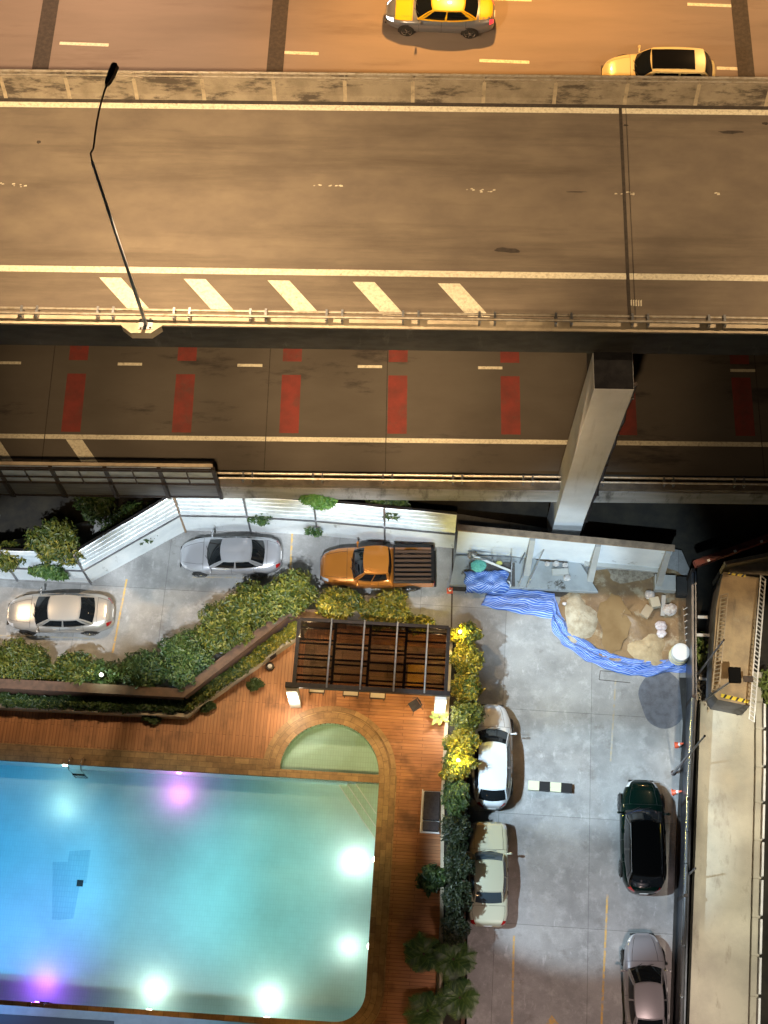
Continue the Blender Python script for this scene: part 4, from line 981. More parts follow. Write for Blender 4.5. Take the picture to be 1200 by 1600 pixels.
for sx in (-.39,): m.box((sx, 0, .33), (.05, 1.8, .2))
m.box((0, -.90, .33), (.82, .05, .14)); build('frame', m, 'white', db, local=True)
m = MB(); m.box((.03, .22, .36), (.70, 1.22, .18)); build('mattress', m, 'cushion', db, local=True, bevel=.05)
m = MB(); m.box((.03, -.64, .40), (.70, .42, .20)); build('pillow', m, 'cushion', db, local=True, bevel=.06)
for sx in (-.36, .36):
    for sy in (-.82, .82): m = MB(); m.box((sx, sy, .09), (.05, .05, .18)); build('leg', m, 'white', db, local=True)

# ================================================================== FOLIAGE
def leaves(mb, blobs, n, size, flat=.35):
    n = int(n * 2.5); size = size * 1.18
    """n folded leaves spread through ellipsoidal clumps (cx,cy,cz,rx,ry,rz)"""
    wts = np.array([b[3] * b[4] * b[5] for b in blobs]) ** .7; wts /= wts.sum()
    idx = rng.choice(len(blobs), n, p=wts); B = np.array(blobs)[idx]
    d = rng.normal(size=(n, 3)); d /= np.linalg.norm(d, axis=1)[:, None]
    rad = rng.uniform(.45, 1.06, n) ** .7
    sub = 1 + .22 * np.sin(d[:, 0] * 7 + idx) * np.cos(d[:, 1] * 6 + idx * 1.7) + rng.normal(0, .05, n)
    c = B[:, :3] + d * B[:, 3:6] * (rad * sub)[:, None]
    nr = d * .8 + rng.normal(size=(n, 3)) * .6 + np.array([0, 0, .45]); nr /= np.linalg.norm(nr, axis=1)[:, None]
    t = np.cross(nr, rng.normal(size=(n, 3))); t /= np.linalg.norm(t, axis=1)[:, None]
    s = np.cross(nr, t); L = size * rng.uniform(.5, 1.6, n)[:, None]; W = L * rng.uniform(.28, .45, n)[:, None]
    a = c - t * L / 2; b = c + s * W / 2 + nr * L * .06; e = c + t * L / 2; f = c - s * W / 2 + nr * L * .06
    o = len(mb.v)
    mb.v += [tuple(x) for x in np.stack([a, b, e, f], 1).reshape(-1, 3)]
    mb.f += [(o + 4 * i, o + 4 * i + 1, o + 4 * i + 2, o + 4 * i + 3) for i in range(n)]
def shrub(name, label, cat, group, px, py, zc, rx, ry, rz, n, mt, size=.15, zb=0.0, k=6, trunk=True, irr=.45):
    c = P(px, py, zc); o = root(name, (c.x, c.y, zb), label, cat, group); rx *= 1.02; ry *= 1.02
    blobs = [(c.x, c.y, zc, rx * .75, ry * .75, rz * .8)]
    for i in range(k):
        a = 2 * math.pi * i / k + random.uniform(-.4, .4); rr = random.uniform(.35, .75)
        blobs.append((c.x + rx * rr * math.cos(a), c.y + ry * rr * math.sin(a), zc + rz * random.uniform(-.35, .45), rx * random.uniform(irr, irr + .2), ry * random.uniform(irr, irr + .2), rz * random.uniform(.4, .65)))
    m = MB(); leaves(m, blobs, n, size); build('foliage', m, mt, o)
    if trunk:
        m = MB(); m.tube([(c.x, c.y, zb), (c.x + .05, c.y, (zb + zc) / 2), (c.x, c.y + .04, zc)], [.09, .06, .03], 7)
        for i in range(4):
            b = blobs[1 + i % k]; m.tube([(c.x, c.y, zb + (zc - zb) * .6), (b[0], b[1], b[2])], [.035, .015], 5)
        build('trunk', m, 'bark', o)
    return o
G1 = 'shrubs planted between the parking and the brown wall'
for (x, y, z, rx, ry, rz, n, mt, lab) in (
    (-40, 1042, 1.70, 1.3, .95, .9, 2600, 'leaf_olive', 'shrub cut by the left edge of the photo, behind the brown wall'),
    (42, 1040, 1.70, 1.2, .95, .9, 2800, 'leaf_olive', 'dark green shrub in front of the gold saloon car'),
    (112, 1048, 1.70, 1.1, .75, .8, 2400, 'leaf_olive', 'shrub lit white green from below by a garden lamp'),
    (165, 1054, 1.60, .9, .62, .7, 1900, 'leaf_dark', 'smallest dark shrub of the row, right of the lit one'),
    (228, 1048, 1.80, 1.15, .95, .9, 2700, 'leaf_dark', 'shrub left of the bend in the brown wall'),
    (292, 1033, 1.90, 1.15, 1.05, 1.0, 2900, 'leaf_dark', 'shrub at the bend of the brown wall'),
    (345, 990, 2.10, 1.15, 1.05, 1.0, 2900, 'leaf_olive', 'shrub on the slope of the hedge, below the silver car'),
    (395, 943, 2.30, 1.25, 1.0, 1.1, 3000, 'leaf_olive', 'tall shrub touching the lower edge of the silver car'),
    (450, 935, 2.30, 1.2, .95, 1.1, 2800, 'leaf_olive', 'tall shrub between the silver car and the pavilion roof'),
    (528, 942, 2.20, .95, .75, .9, 2000, 'leaf_yellow', 'yellow green shrub right behind the brown wall end'),
    (603, 955, 2.00, 1.1, .75, .8, 2200, 'leaf_yellow', 'yellow green shrub behind the middle of the pavilion'),
    (655, 974, 1.80, .65, .4, .5, 1000, 'leaf_yellow', 'low shrub behind the right end of the pavilion')):
    shrub('shrub', lab, 'shrub', G1, x, y, z, rx, ry, rz, n, mt)
# low planting inside the narrow planter
pts = [((-60, 1094), (95, 1100)), ((95, 1100), (200, 1106)), ((200, 1106), (292, 1105)), ((292, 1105), (385, 1040)), ((385, 1040), (468, 978))]
labs = ['low dark plants in the planter at the left edge', 'low dark plants in the planter beside the lit shrub', 'low dark plants in the planter just left of its bend', 'low olive plants on the first half of the planter slope', 'yellow green low plants at the top of the planter slope']
for ((xa, ya), (xb, yb)), lab, mt in zip(pts, labs, ('leaf_dark', 'leaf_dark', 'leaf_dark', 'leaf_olive', 'leaf_yellow')):
    a, b = P(xa, ya - 3, 1.45), P(xb, yb - 3, 1.45); bl = [(*(a.lerp(b, t)), .34, .26, .22) for t in np.linspace(.03, .97, 13)]
    bl = [(x + random.uniform(-.08, .08), y + random.uniform(-.08, .08), z, rx * random.uniform(.8, 1.2), ry, rz) for x, y, z, rx, ry, rz in bl]
    m = MB(); leaves(m, bl, 2200, .13); o = build('low_hedge', m, mt); tag(o, lab, 'plants', 'low planting in the narrow planter')
# hedge along the right of the deck
G2 = 'shrubs along the right edge of the deck'
for (x, y, rx, ry, n, mt, lab) in (
    (727, 990, .62, .55, 2000, 'leaf_yellow', 'brightest yellow shrub at the top of the hedge beside the pavilion'),
    (727, 1030, .62, .70, 1900, 'leaf_yellow', 'yellow shrub just below the brightest top one'),
    (730, 1075, .66, .75, 2100, 'leaf_yellow', 'yellow green shrub right of the right front pillar'),
    (728, 1120, .75, .75, 1700, 'leaf_olive', 'shrub reaching over the bonnet of the white hatchback'),
    (720, 1165, .78, .60, 2100, 'leaf_yellow', 'shrub just above the yellow lamp, touching the white hatchback'),
    (715, 1200, .72, .55, 1900, 'leaf_yellow', 'shrub glowing around the yellow lamp beside the white hatchback'),
    (714, 1245, .66, .75, 1700, 'leaf_dark', 'dark shrub right beside the dark lounger'),
    (714, 1300, .60, .75, 1500, 'leaf_black', 'dark shrub beside the bonnet of the cream saloon'),
    (714, 1352, .62, .75, 1400, 'leaf_black', 'dark shrub beside the roof of the cream saloon'),
    (713, 1402, .60, .70, 1300, 'leaf_black', 'dark shrub beside the rear window of the cream saloon'),
    (711, 1450, .58, .70, 1300, 'leaf_black', 'dark shrub directly above the palms')):
    shrub('hedge_shrub', lab, 'shrub', G2, x, y, 1.95, rx, ry, .62, n, mt, size=.13, zb=1.2, irr=.40)
shrub('bush', 'dark leafy bush sprawling onto the boards left of the hedge below the lounger', 'bush', None, 676, 1372, 1.3, .50, .55, .35, 500, 'leaf_dark', size=.24, zb=.8, trunk=False)
# small dark bushes against the kerb
for x, y, lab in ((398, 1070, 'small round bush on the boards against the sloping kerb'), (322, 1104, 'small dark bush at the foot of the sloping kerb'), (238, 1123, 'small dark bush below the kerb near its bend')):
    shrub('bush', lab, 'bush', 'small bushes against the planter kerb', x, y, 1.0, .36, .26, .22, 420, 'leaf_dark', size=.11, zb=.8, trunk=False, k=4)
# bushes and trees in the dark gap
for (x, y, z, rx, ry, rz, n, mt, lab) in (
    (88, 848, 3.2, 1.0, .95, .9, 1800, 'leaf_olive', 'olive green tree rising behind the white wall above the gold car'),
    (150, 782, 2.2, .9, 1.0, .9, 900, 'leaf_dark', 'shadowy tree below the panelled barrier'),
    (205, 815, 1.0, 1.3, 1.0, .8, 800, 'leaf_dark', 'nearly black bush in the dark gap beside the diagonal zinc fence'),
    (8, 870, 2.6, .8, .7, .7, 900, 'leaf_olive', 'dim bush at the left edge above the white wall'),
    (496, 775, 4.2, .82, .50, .6, 1700, 'leaf_bright', 'bright green round bush above the fence between the silver car and the pickup'),
    (610, 788, 3.0, .9, .5, .6, 900, 'leaf_dark', 'dim bush above the fence behind the orange pickup')):
    shrub('gap_bush', lab, 'bush', 'bushes in the dark gap under the lower road', x, y, z, rx, ry, rz, n, mt, size=.17, zb=-.3)
def creeper(px, py, z, label, n, r, s=.16, mt='palm'):
    c = P(px, py, z); m = MB(); leaves(m, [(c.x, c.y, c.z, r, .16, r * .7), (c.x + r * .5, c.y - .03, c.z - r * .6, r * .6, .14, r * .5)], n, s); o = build('creeper', m, mt); tag(o, label, 'creeper', 'creepers hanging over the pale wall')
creeper(72, 893, 2.0, 'leafy creeper hanging over the white wall above the gold car', 420, .75, .24)
creeper(402, 812, 1.9, 'thin creeper on the pale wall above the tail of the silver car', 110, .45, .12)
creeper(488, 830, 1.6, 'thin creeper on the pale wall left of the pickup bonnet', 130, .42, .12)
creeper(415, 806, 2.0, 'short creeper sprig right of the silver car on the wall', 60, .3, .10)
# hedge lamps
def garden_lamp(px, py, z, e, col, mt, label):
    c = P(px, py, z); o = root('garden_lamp', (c.x, c.y, z - .3), label, 'lamp')
    m = MB(); m.lathe(c - Vector((0, 0, .12)), [(.05, -.2), (.05, 0), (.10, .02), (.10, .08)], 14); build('housing', m, 'steel_dark', o)
    m = MB(); m.lathe(c - Vector((0, 0, .03)), [(.085, 0), (.07, .03), (.001, .04)], 14); build('lens', m, mt, o)
    lamp('garden_lamp_light', 'POINT', c + Vector((0, -.05, .30)), e, col, .06)
garden_lamp(719, 987, 2.42, 170, (1, .80, .12), 'light_yellow', 'yellow garden lamp inside the top shrub of the right hedge')
garden_lamp(716, 1188, 2.42, 190, (1, .80, .12), 'light_yellow', 'yellow garden lamp glowing in the hedge beside the white hatchback')
garden_lamp(158, 1054, 2.5, 45, (.8, 1, .75), 'light_cool', 'white green garden lamp on the brown wall beside the shrubs')
lamp('hedge_fill', 'POINT', P(722, 1040, 3.4), 55, (1, .85, .3), .1)  # extra lamps without fittings, added to brighten the hedges
lamp('hedge_fill', 'POINT', P(720, 1125, 3.4), 55, (1, .85, .3), .1)
lamp('hedge_fill', 'POINT', P(300, 1010, 4.4), 90, (1, .85, .35), .3)
lamp('hedge_fill', 'POINT', P(400, 930, 4.4), 90, (1, .85, .35), .3)
lamp('hedge_fill', 'POINT', P(500, 945, 3.4), 40, (1, .8, .3), .2)
# palms and broad leaves
def palm(px, py, zb, label, n, L, mt, wd=.12, droop=.5, group=None, name='palm', seg=6, up=.55, fr=True):
    c = P(px, py, zb); o = root(name, (c.x, c.y, zb), label, name.replace('_', ' '), group)
    for i in range(n):
        a = 2 * math.pi * i / n + random.uniform(-.25, .25); l_ = L * random.uniform(.75, 1.15); el = up + random.uniform(-.25, .3)
        mb = MB(); pts = []
        for k in range(seg + 1):
            t = k / seg; r = l_ * t * math.cos(el * (1 - .4 * t)); z = l_ * (math.sin(el) * t - droop * t * t)
            pts.append(Vector((c.x + r * math.cos(a), c.y + r * math.sin(a), zb + .35 + z)))
        side = Vector((-math.sin(a), math.cos(a), 0))
        if fr:
            mb.tube(pts, .012, 4)
            for k in range(1, seg * 4):
                t = k / (seg * 4); j = min(int(t * seg), seg - 1); p = pts[j].lerp(pts[j + 1], t * seg - j); dr = (pts[j + 1] - pts[j]).normalized(); ll = wd * 3.2 * math.sin(math.pi * min(1, t * .9 + .12))
                for s in (-1, 1):
                    e = p + (side * s + dr * .7).normalized() * ll + Vector((0, 0, -.12 * ll)); mb.add([p, p + dr * .05, e], [(0, 1, 2)])
        else:
            vs = []
            for k in range(seg + 1):
                t = k / seg; w_ = wd * math.sin(math.pi * min(1, t * .93 + .05)) ** .7; vs += [pts[k] - side * w_ + Vector((0, 0, .03)), pts[k], pts[k] + side * w_ + Vector((0, 0, .03))]
            mb.grid(vs, seg + 1, 3)
        build('leaf', mb, mt, o)
    m = MB(); m.tube([(c.x, c.y, zb), (c.x, c.y, zb + .45)], [.07, .05], 7); build('trunk', m, 'bark', o)
for x, y, z, lab, n, L in ((662, 1492, 1.10, 'palm whose fronds spread over the boards right of the pool corner', 11, .95), (708, 1500, 1.30, 'palm standing highest of the four, against the hedge', 12, 1.0), (718, 1560, 1.20, 'palm leaning over the lower parking edge', 12, 1.0), (668, 1580, 1.00, 'palm at the bottom edge of the photo', 11, .95)):
    palm(x, y, z, lab, n + 3, L * .98, 'palm', wd=.15, group='palms at the lower right corner of the deck')
palm(686, 1124, ZD + .1, 'pale yellow broad leaved plant at the foot of the right pillar', 8, .52, 'pale_leaf', .10, .35, name='potted_plant', fr=False)

# ================================================================== VEHICLES
def interp(prof):
    xs = [p[0] for p in prof]; zs = [p[1] for p in prof]
    def f(x):
        # smooth piecewise curve: average of a few linear samples
        return float(np.mean([np.interp(x + d, xs, zs) for d in (-.012, -.006, 0, .006, .012)]))
    return f
SEDAN = dict(top=[(-.5, .48), (-.492, .86), (-.47, .98), (-.36, 1.02), (0, .99), (.22, .96), (.28, .93), (.40, .83), (.465, .72), (.492, .56), (.5, .40)],
             cab=(.235, -.355, .075, -.215), rooft=1.44, nf=3.4, nr=4.6, exp=3.2, cabw=(.86, .64), bow=.10, split=(.02,))
HATCH = dict(top=[(-.5, .50), (-.494, .95), (-.48, 1.02), (-.3, 1.04), (0, 1.0), (.2, .98), (.27, .95), (.40, .85), (.465, .74), (.492, .58), (.5, .42)],
             cab=(.25, -.455, .085, -.355), rooft=1.47, nf=3.0, nr=3.8, exp=3.0, cabw=(.86, .66), bow=.12, split=(-.03,))
SUV = dict(top=[(-.5, .60), (-.494, 1.02), (-.48, 1.10), (-.3, 1.12), (0, 1.10), (.2, 1.08), (.27, 1.05), (.40, .97), (.465, .86), (.492, .68), (.5, .48)],
           cab=(.235, -.465, .095, -.375), rooft=1.66, nf=3.2, nr=4.2, exp=3.4, cabw=(.86, .70), bow=.10, split=(-.03,))
BOXY = dict(top=[(-.5, .50), (-.495, .90), (-.485, .95), (-.3, .97), (0, .95), (.2, .93), (.30, .91), (.44, .86), (.488, .82), (.496, .6), (.5, .42)],
            cab=(.205, -.305, .10, -.195), rooft=1.40, nf=9, nr=9, exp=6, cabw=(.88, .72), bow=.05, split=(-.01,))
PICK = dict(top=[(-.5, .50), (-.495, .55), (-.15, .60), (-.145, 1.08), (0, 1.10), (.2, 1.10), (.26, 1.08), (.40, 1.03), (.465, .95), (.49, .75), (.5, .50)],
            cab=(.225, -.13, .11, -.105), rooft=1.78, nf=4.2, nr=9, exp=4.2, cabw=(.88, .70), bow=.07, split=(.03,))
def car(name, label, px, py, zg, rz, Lc, Wc, sty, pm, glass='glass_car', group=None, zref=.6, roofm=None, lit=False, seams=True, rails=False, cat='car', lowerm=None):
    c = P(px, py, zg + zref); o = root(name, (c.x, c.y, zg), label, cat, group, rz)
    T = interp(sty['top']); nf, nr_, ex = sty['nf'], sty['nr'], sty['exp']; zb, zm = .24, .56
    def hw(x):
        t = min(1, abs(x) * 2); nn = nf if x > 0 else nr_
        return Wc / 2 * max(0.02, (1 - t ** nn)) ** (1 / nn) * (1 - .03 * (1 if x > .35 or x < -.4 else 0))
    def S(x, a, off=0.0):
        """body surface: x in -.5..+.5, a from 0 (side) to 90 (centre line) degrees, signed side"""
        sgn = 1 if a >= 0 else -1; a = abs(a); w_ = hw(x); h = max(.03, T(x) - zm)
        ca, sa = max(math.cos(R(a)), 0), math.sin(R(a))
        y = w_ * ca ** (2 / ex); z = zm + h * sa ** (2 / ex)
        ny, nz = ca ** (2 - 2 / ex), sa ** (2 - 2 / ex); l_ = math.hypot(ny, nz) or 1
        return Vector((x * Lc, sgn * (y + off * ny / l_), z + off * nz / l_))
    xs = sorted(set([round(v, 4) for v in list(np.linspace(-.5, .5, 41)) + [-.498, -.494, -.488, .498, .494, .488]]))
    if sty is PICK: xs = [x for x in xs if x > -.15]; xs = [-.15] + xs
    A_ = [0, 8, 16, 26, 36, 48, 60, 72, 82, 90]
    m = MB(); rows = []
    for x in xs:
        w_ = hw(x); r = [Vector((x * Lc, -w_ * .90, zb)), Vector((x * Lc, -w_ * .97, zb + .1))]
        r += [S(x, -a) for a in A_] ; r += [S(x, a) for a in A_[::-1][1:]]
        r += [Vector((x * Lc, w_ * .97, zb + .1)), Vector((x * Lc, w_ * .90, zb))]; rows.append(r)
    nv = len(rows[0]); m.grid([p for r in rows for p in r], len(rows), nv)
    k0 = (len(rows) - 1) * nv
    m.f.append(tuple(range(nv))[::-1]); m.f.append(tuple(k0 + i for i in range(nv)))
    build('body', m, pm, o, smooth=True, local=True)
    # cabin
    xf, xr, rf, rr = [v * Lc for v in sty['cab']]; wb, wr = [v * Wc / 2 for v in sty['cabw']]; Zr = sty['rooft']; bow = sty['bow']
    def zroof(x, y): xm = (rf + rr) / 2; hl = abs(rf - rr) / 2; return Zr - .05 * (y / wr) ** 2 - .035 * ((x - xm) / hl) ** 2
    def edge(kind, t, lvl):
        """point on base (lvl 0) or roof (lvl 1) edge, t -1..1"""
        if kind == 'f':
            W_ = (wb, wr)[lvl] ; x = (xf, rf)[lvl] - bow * (1.6 if lvl == 0 else .8) * t * t; y = W_ * t * (.93 if lvl == 0 else .97)
        elif kind == 'r':
            W_ = (wb, wr)[lvl]; x = (xr, rr)[lvl] + bow * (1.0 if lvl == 0 else .6) * t * t; y = W_ * t * (.86 if lvl == 0 else .95)
        else:
            f_ = edge('f', 1, lvl); r_ = edge('r', 1, lvl); x = r_.x + (f_.x - r_.x) * (t + 1) / 2
            ymid = (wb, wr)[lvl] * (1.04 if lvl == 0 else 1.02); y = r_.y + (f_.y - r_.y) * (t + 1) / 2; y += (ymid - y) * (1 - t * t)
            if kind == 'l-': y = -y
        if lvl == 0: z = T(x / Lc) - .03 * abs(y / wb) ** 2 - .035
        else: z = zroof(x, y) - .01
        return Vector((x, y, z))
    def patch(kind, t0, t1, s0, s1, off, nu=9, nvv=5):
        pts = []
        for i in range(nu):
            t = t0 + (t1 - t0) * i / (nu - 1)
            for j in range(nvv):
                s = s0 + (s1 - s0) * j / (nvv - 1); a_, b_ = edge(kind, t, 0), edge(kind, t, 1); p = a_.lerp(b_, s)
                bul = math.sin(math.pi * s) * .03; cen = Vector(((xf + xr) / 2 * .5, 0, .8)); nn = (p - cen); nn.z = max(nn.z, .2) * .6
                if kind in 'fr': nn = Vector(((1 if kind == 'f' else -1) * .6, 0, .8))
                else: nn = Vector((0, 1 if kind == 'l+' else -1, .35))
                pts.append(p + nn.normalized() * (off + bul))
        mm_ = MB(); mm_.grid(pts, nu, nvv); return mm_
    m = MB()
    for kd in ('f', 'r', 'l+', 'l-'):
        q = patch(kd, -1, 1, 0, 1, -.004); m.add(q.v, q.f)
    rp = []; NU, NV = 13, 9
    for i in range(NU):
        t = -1 + 2 * i / (NU - 1)
        a_, b_ = edge('l-', t, 1), edge('l+', t, 1)
        for j in range(NV):
            y = a_.y + (b_.y - a_.y) * j / (NV - 1); yy = 2 * j / (NV - 1) - 1
            fx, rx_ = edge('f', yy, 1).x, edge('r', yy, 1).x; x = rx_ + (fx - rx_) * (t + 1) / 2
            rp.append(Vector((x, y, zroof(x, y))))
    q = MB(); q.grid(rp, NU, NV); m.add(q.v, q.f)
    build('roof', m, roofm or pm, o, smooth=True, local=True)
    build('windshield', patch('f', -.93, .93, .05, .94, .006), glass, o, smooth=True, local=True)
    build('rear_window', patch('r', -.90, .90, .08, .92, .006), glass, o, smooth=True, local=True)
    for kd in ('l+', 'l-'):
        sp = sty['split'][0] * 2
        build('side_window', patch(kd, sp + .05, .86, .16, .90, .006), glass, o, smooth=True, local=True)
        build('side_window', patch(kd, -.84, sp - .03, .16, .90, .006), glass, o, smooth=True, local=True)
    # lamps
    def bp(x0, x1, a0, a1, off=.008, nu=6, nvv=5):
        q = MB(); q.grid([S(x0 + (x1 - x0) * i / (nu - 1), a0 + (a1 - a0) * j / (nvv - 1), off) for i in range(nu) for j in range(nvv)], nu, nvv); return q
    for sg in (1, -1):
        build('headlight', bp(.425, .492, sg * 16, sg * (46 if ex < 5 else 60)), 'lit_white' if lit else 'lens_white', o, smooth=True, local=True)
        if sty is not PICK: build('taillight', bp(-.494, -.455, sg * 12, sg * (44 if ex < 5 else 60)), 'lit_red' if lit else 'lens_red', o, smooth=True, local=True)
    # wheels
    xw = (.30, -.28) if sty is not PICK else (.30, -.30); rw = .33 if sty not in (PICK, SUV) else .38
    for x in xw:
        for sg in (1, -1):
            yo = Wc / 2 + .012
            m = MB(); m.lathe((x * Lc, sg * (yo - .22), rw), [(rw - .03, 0), (rw, sg * .04), (rw, sg * .18), (rw - .04, sg * .215), (.22, sg * .21)], 22, 'Y'); wl_ = build('wheel', m, 'rubber', o, smooth=False, local=True)
            m = MB(); m.lathe((x * Lc, sg * (yo - .22), rw), [(.225, sg * .19), (.235, sg * .222), (.20, sg * .20), (.05, sg * .212), (.001, sg * .212)], 20, 'Y')
            for k in range(5):
                a = k * 2 * math.pi / 5; m.bar((x * Lc, sg * (yo - .005), rw), (x * Lc + .2 * math.cos(a), sg * (yo - .005), rw + .2 * math.sin(a)), .05, .02)
            build('rim', m, 'chrome', wl_, local=True)
            m = MB(); pts = [(x * Lc + (rw + .06) * math.cos(a), sg * (hw(x) + .004), rw + (rw + .06) * math.sin(a)) for a in np.linspace(-.25, math.pi + .25, 14)]
            m.add(pts, [tuple(range(14))]); build('wheel_arch', m, 'black', o, local=True)
    # mirrors, handles, seams
    for sg in (1, -1):
        xm_ = xf - .12 * Lc * .45 if sty is not BOXY else xf - .10
        m = MB(); m.lathe((xm_, sg * (Wc / 2 + .09), T(xm_ / Lc) + .05), [(.02, -.06), (.075, -.04), (.085, .01), (.03, .06)], 10, 'X'); m.bar((xm_, sg * (Wc / 2 - .12), T(xm_ / Lc) - .02), (xm_, sg * (Wc / 2 + .06), T(xm_ / Lc) + .03), .07, .05)
        build('mirror', m, pm, o, smooth=True, local=True)
        for xx in (.03, -.19):
            if sty is PICK and xx < -.13: continue
            m = MB(); p = S(xx, sg * 24, .012); m.box(p, (.16, .03, .03)); build('door_handle', m, pm if ex < 5 else 'chrome', o, local=True)
    if seams:
        m = MB()
        def seam(pts): m.tube(pts, .007, 4)
        cx = .262 if sty is not BOXY else .22
        seam([S(cx + .0, a, .001) for a in list(range(34, 91, 6)) + [90]] + [S(cx, -a, .001) for a in range(88, 33, -6)])
        for sg in (1, -1):
            seam([S(x, sg * (62 if ex < 5 else 66), .001) for x in np.linspace(cx, .462, 10)])
            for xx in (.19, sty['split'][0] * .6 - .03, -.24):
                if sty is PICK and xx < -.13: continue
                seam([Vector((xx * Lc, sg * hw(xx) * .985, .34))] + [S(xx, sg * a, .001) for a in (0, 8, 16, 26, 38, 50)])
        if sty in (SEDAN, BOXY):
            xt = xr / Lc - .012
            seam([S(xt, a, .001) for a in range(50, 91, 5)] + [S(xt, -a, .001) for a in range(88, 49, -5)])
            for sg in (1, -1): seam([S(x, sg * 55, .001) for x in np.linspace(xt, -.487, 7)])
        build('panel_gap', m, 'black', o, local=True)
    m = MB(); m.box((Lc / 2 - .015 if sty is not BOXY else Lc / 2 - .01, 0, .42), (.05, Wc * .55, .16)); build('grille', m, 'black', o, local=True)
    m = MB(); m.box((-Lc / 2 + (.0 if sty is not PICK else .02), 0, .58), (.03, .36, .13)); build('number_plate', m, 'white', o, local=True)
    # wipers
    m = MB()
    for yy in (-.35, .15):
        a_ = edge('f', yy / wb, 0); b_ = edge('f', (yy + .45) / wb, 0).lerp(edge('f', (yy + .45) / wb, 1), .22); m.bar(a_ + Vector((.03, 0, .05)), b_ + Vector((.05, 0, .045)), .02, .012)
    build('wiper', m, 'black', o, local=True)
    if rails:
        for sg in (1, -1):
            m = MB(); m.tube([Vector((x, sg * (wr * .93), zroof(x, wr * .93) + .04)) for x in np.linspace(rr + .1, rf - .1, 8)], .022, 6); build('roof_rail', m, 'chrome', o, local=True)
    return o
PI = math.pi
HL = R(-2) + PI                # heading left
G = 'cars parked in the yard'
p_gold = paint('champagne_paint', (0.47, 0.45, 0.42), .5, .30)
p_silver = paint('silver_paint', (0.50, 0.51, 0.55), .5, .28)
p_orange = paint('orange_paint', (0.62, 0.22, 0.035), .35, .28)
p_white = paint('pearl_white_paint', (0.56, 0.60, 0.63), .0, .25)
p_cream = paint('cream_paint', (0.50, 0.50, 0.37), .0, .3)
p_green = paint('dark_green_paint', (0.001, 0.007, 0.005), .0, .25)
p_green.node_tree.nodes['Principled BSDF'].inputs['Specular IOR Level'].default_value = .1; p_green.node_tree.nodes['Principled BSDF'].inputs['Coat Weight'].default_value = .6
p_grey = paint('mauve_grey_paint', (0.36, 0.35, 0.37), .4, .28)
p_tgrey = paint('taxi_grey_paint', (0.16, 0.17, 0.20), .2, .3)
p_tyel = paint('taxi_yellow_paint', (0.85, 0.50, 0.02), .0, .3)
p_ivory = paint('ivory_paint', (0.74, 0.60, 0.30), .1, .3)
car('parked_car', 'champagne gold saloon with black windows, parked nose left at the left edge', 93, 956, 0, HL, 4.78, 1.80, SEDAN, p_gold, group=G, zref=.75)
car('parked_car', 'silver saloon parked nose left between the fence and the shrubs, beside the orange pickup', 360, 866, 0, HL, 4.62, 1.76, SEDAN, p_silver, group=G, zref=.75)
car('parked_car', 'white hatchback parked nose up beside the glowing hedge', 769, 1180, 0, R(86), 4.58, 1.78, HATCH, p_white, group=G, zref=.7)
car('parked_car', 'old boxy cream saloon parked behind the white hatchback', 763, 1364, 0, R(86.5), 4.30, 1.64, BOXY, p_cream, glass='glass_pale', group=G, zref=.7)
car('parked_car', 'very dark green estate car with silver roof rails by the steel fence', 1005, 1305, 0, R(86), 4.78, 1.92, SUV, p_green, group=G, zref=.8, roofm=paint('black_roof', (0.002, 0.002, 0.002), 0, .1), rails=True)
car('parked_car', 'mauve grey saloon cut by the bottom edge of the photo', 1010, 1552, 0, R(88), 4.75, 1.76, SEDAN, p_grey, group=G, zref=.75)
pk = car('pickup_truck', 'orange double cab pickup with a dark ribbed load bed, parked nose left', 589, 885, 0, HL, 5.15, 1.86, PICK, p_orange, zref=.8, cat='pickup')
# load bed of the pickup
Lp = 5.15
m = MB()
for sg in (1, -1): m.box((-.32 * Lp, sg * .88, .84), (.352 * Lp, .07, .56))
m.box((-.496 * Lp + .03, 0, .84), (.07, 1.83, .56)); build('bed_wall', m, p_orange, pk, local=True, bevel=.02)
m = MB(); m.box((-.32 * Lp, 0, .58), (.345 * Lp, 1.70, .06))
for sg in (1, -1): m.box((-.32 * Lp, sg * .86, 1.135), (.352 * Lp, .13, .035))
m.box((-.496 * Lp + .04, 0, 1.135), (.13, 1.83, .035)); m.box((-.152 * Lp, 0, .88), (.05, 1.7, .55)); build('bed_liner', m, 'black', pk, local=True)
m = MB()
for k in range(7): m.box((-.32 * Lp, -.66 + k * .22, .96), (.325 * Lp, .11, .03))
build('bed_cover_slat', m, mat('bed_slat', (.10, .055, .03), .5), pk, local=True)
for sg in (1, -1): m = MB(); m.box((-.499 * Lp, sg * .84, .85), (.04, .12, .4)); build('taillight', m, 'lens_red', pk, local=True)
m = MB(); m.box((-.51 * Lp, 0, .5), (.12, 1.7, .16)); m.box((-.30 * Lp, 0, .42), (.38 * Lp, 1.2, .2)); build('rear_bumper', m, 'black', pk, local=True)
tx = car('taxi', 'yellow and grey taxi saloon with lit lamps driving left on the orange lit road', 688, 15, ZF, R(175), 4.70, 1.80, SEDAN, p_tgrey, zref=.75, roofm=p_tyel, lit=True, cat='taxi')
m = MB(); m.lathe((0.1, 0, 1.44), [(.10, 0), (.10, .05), (.05, .12), (.001, .13)], 10); build('roof_sign', m, 'light_yellow', tx, local=True)
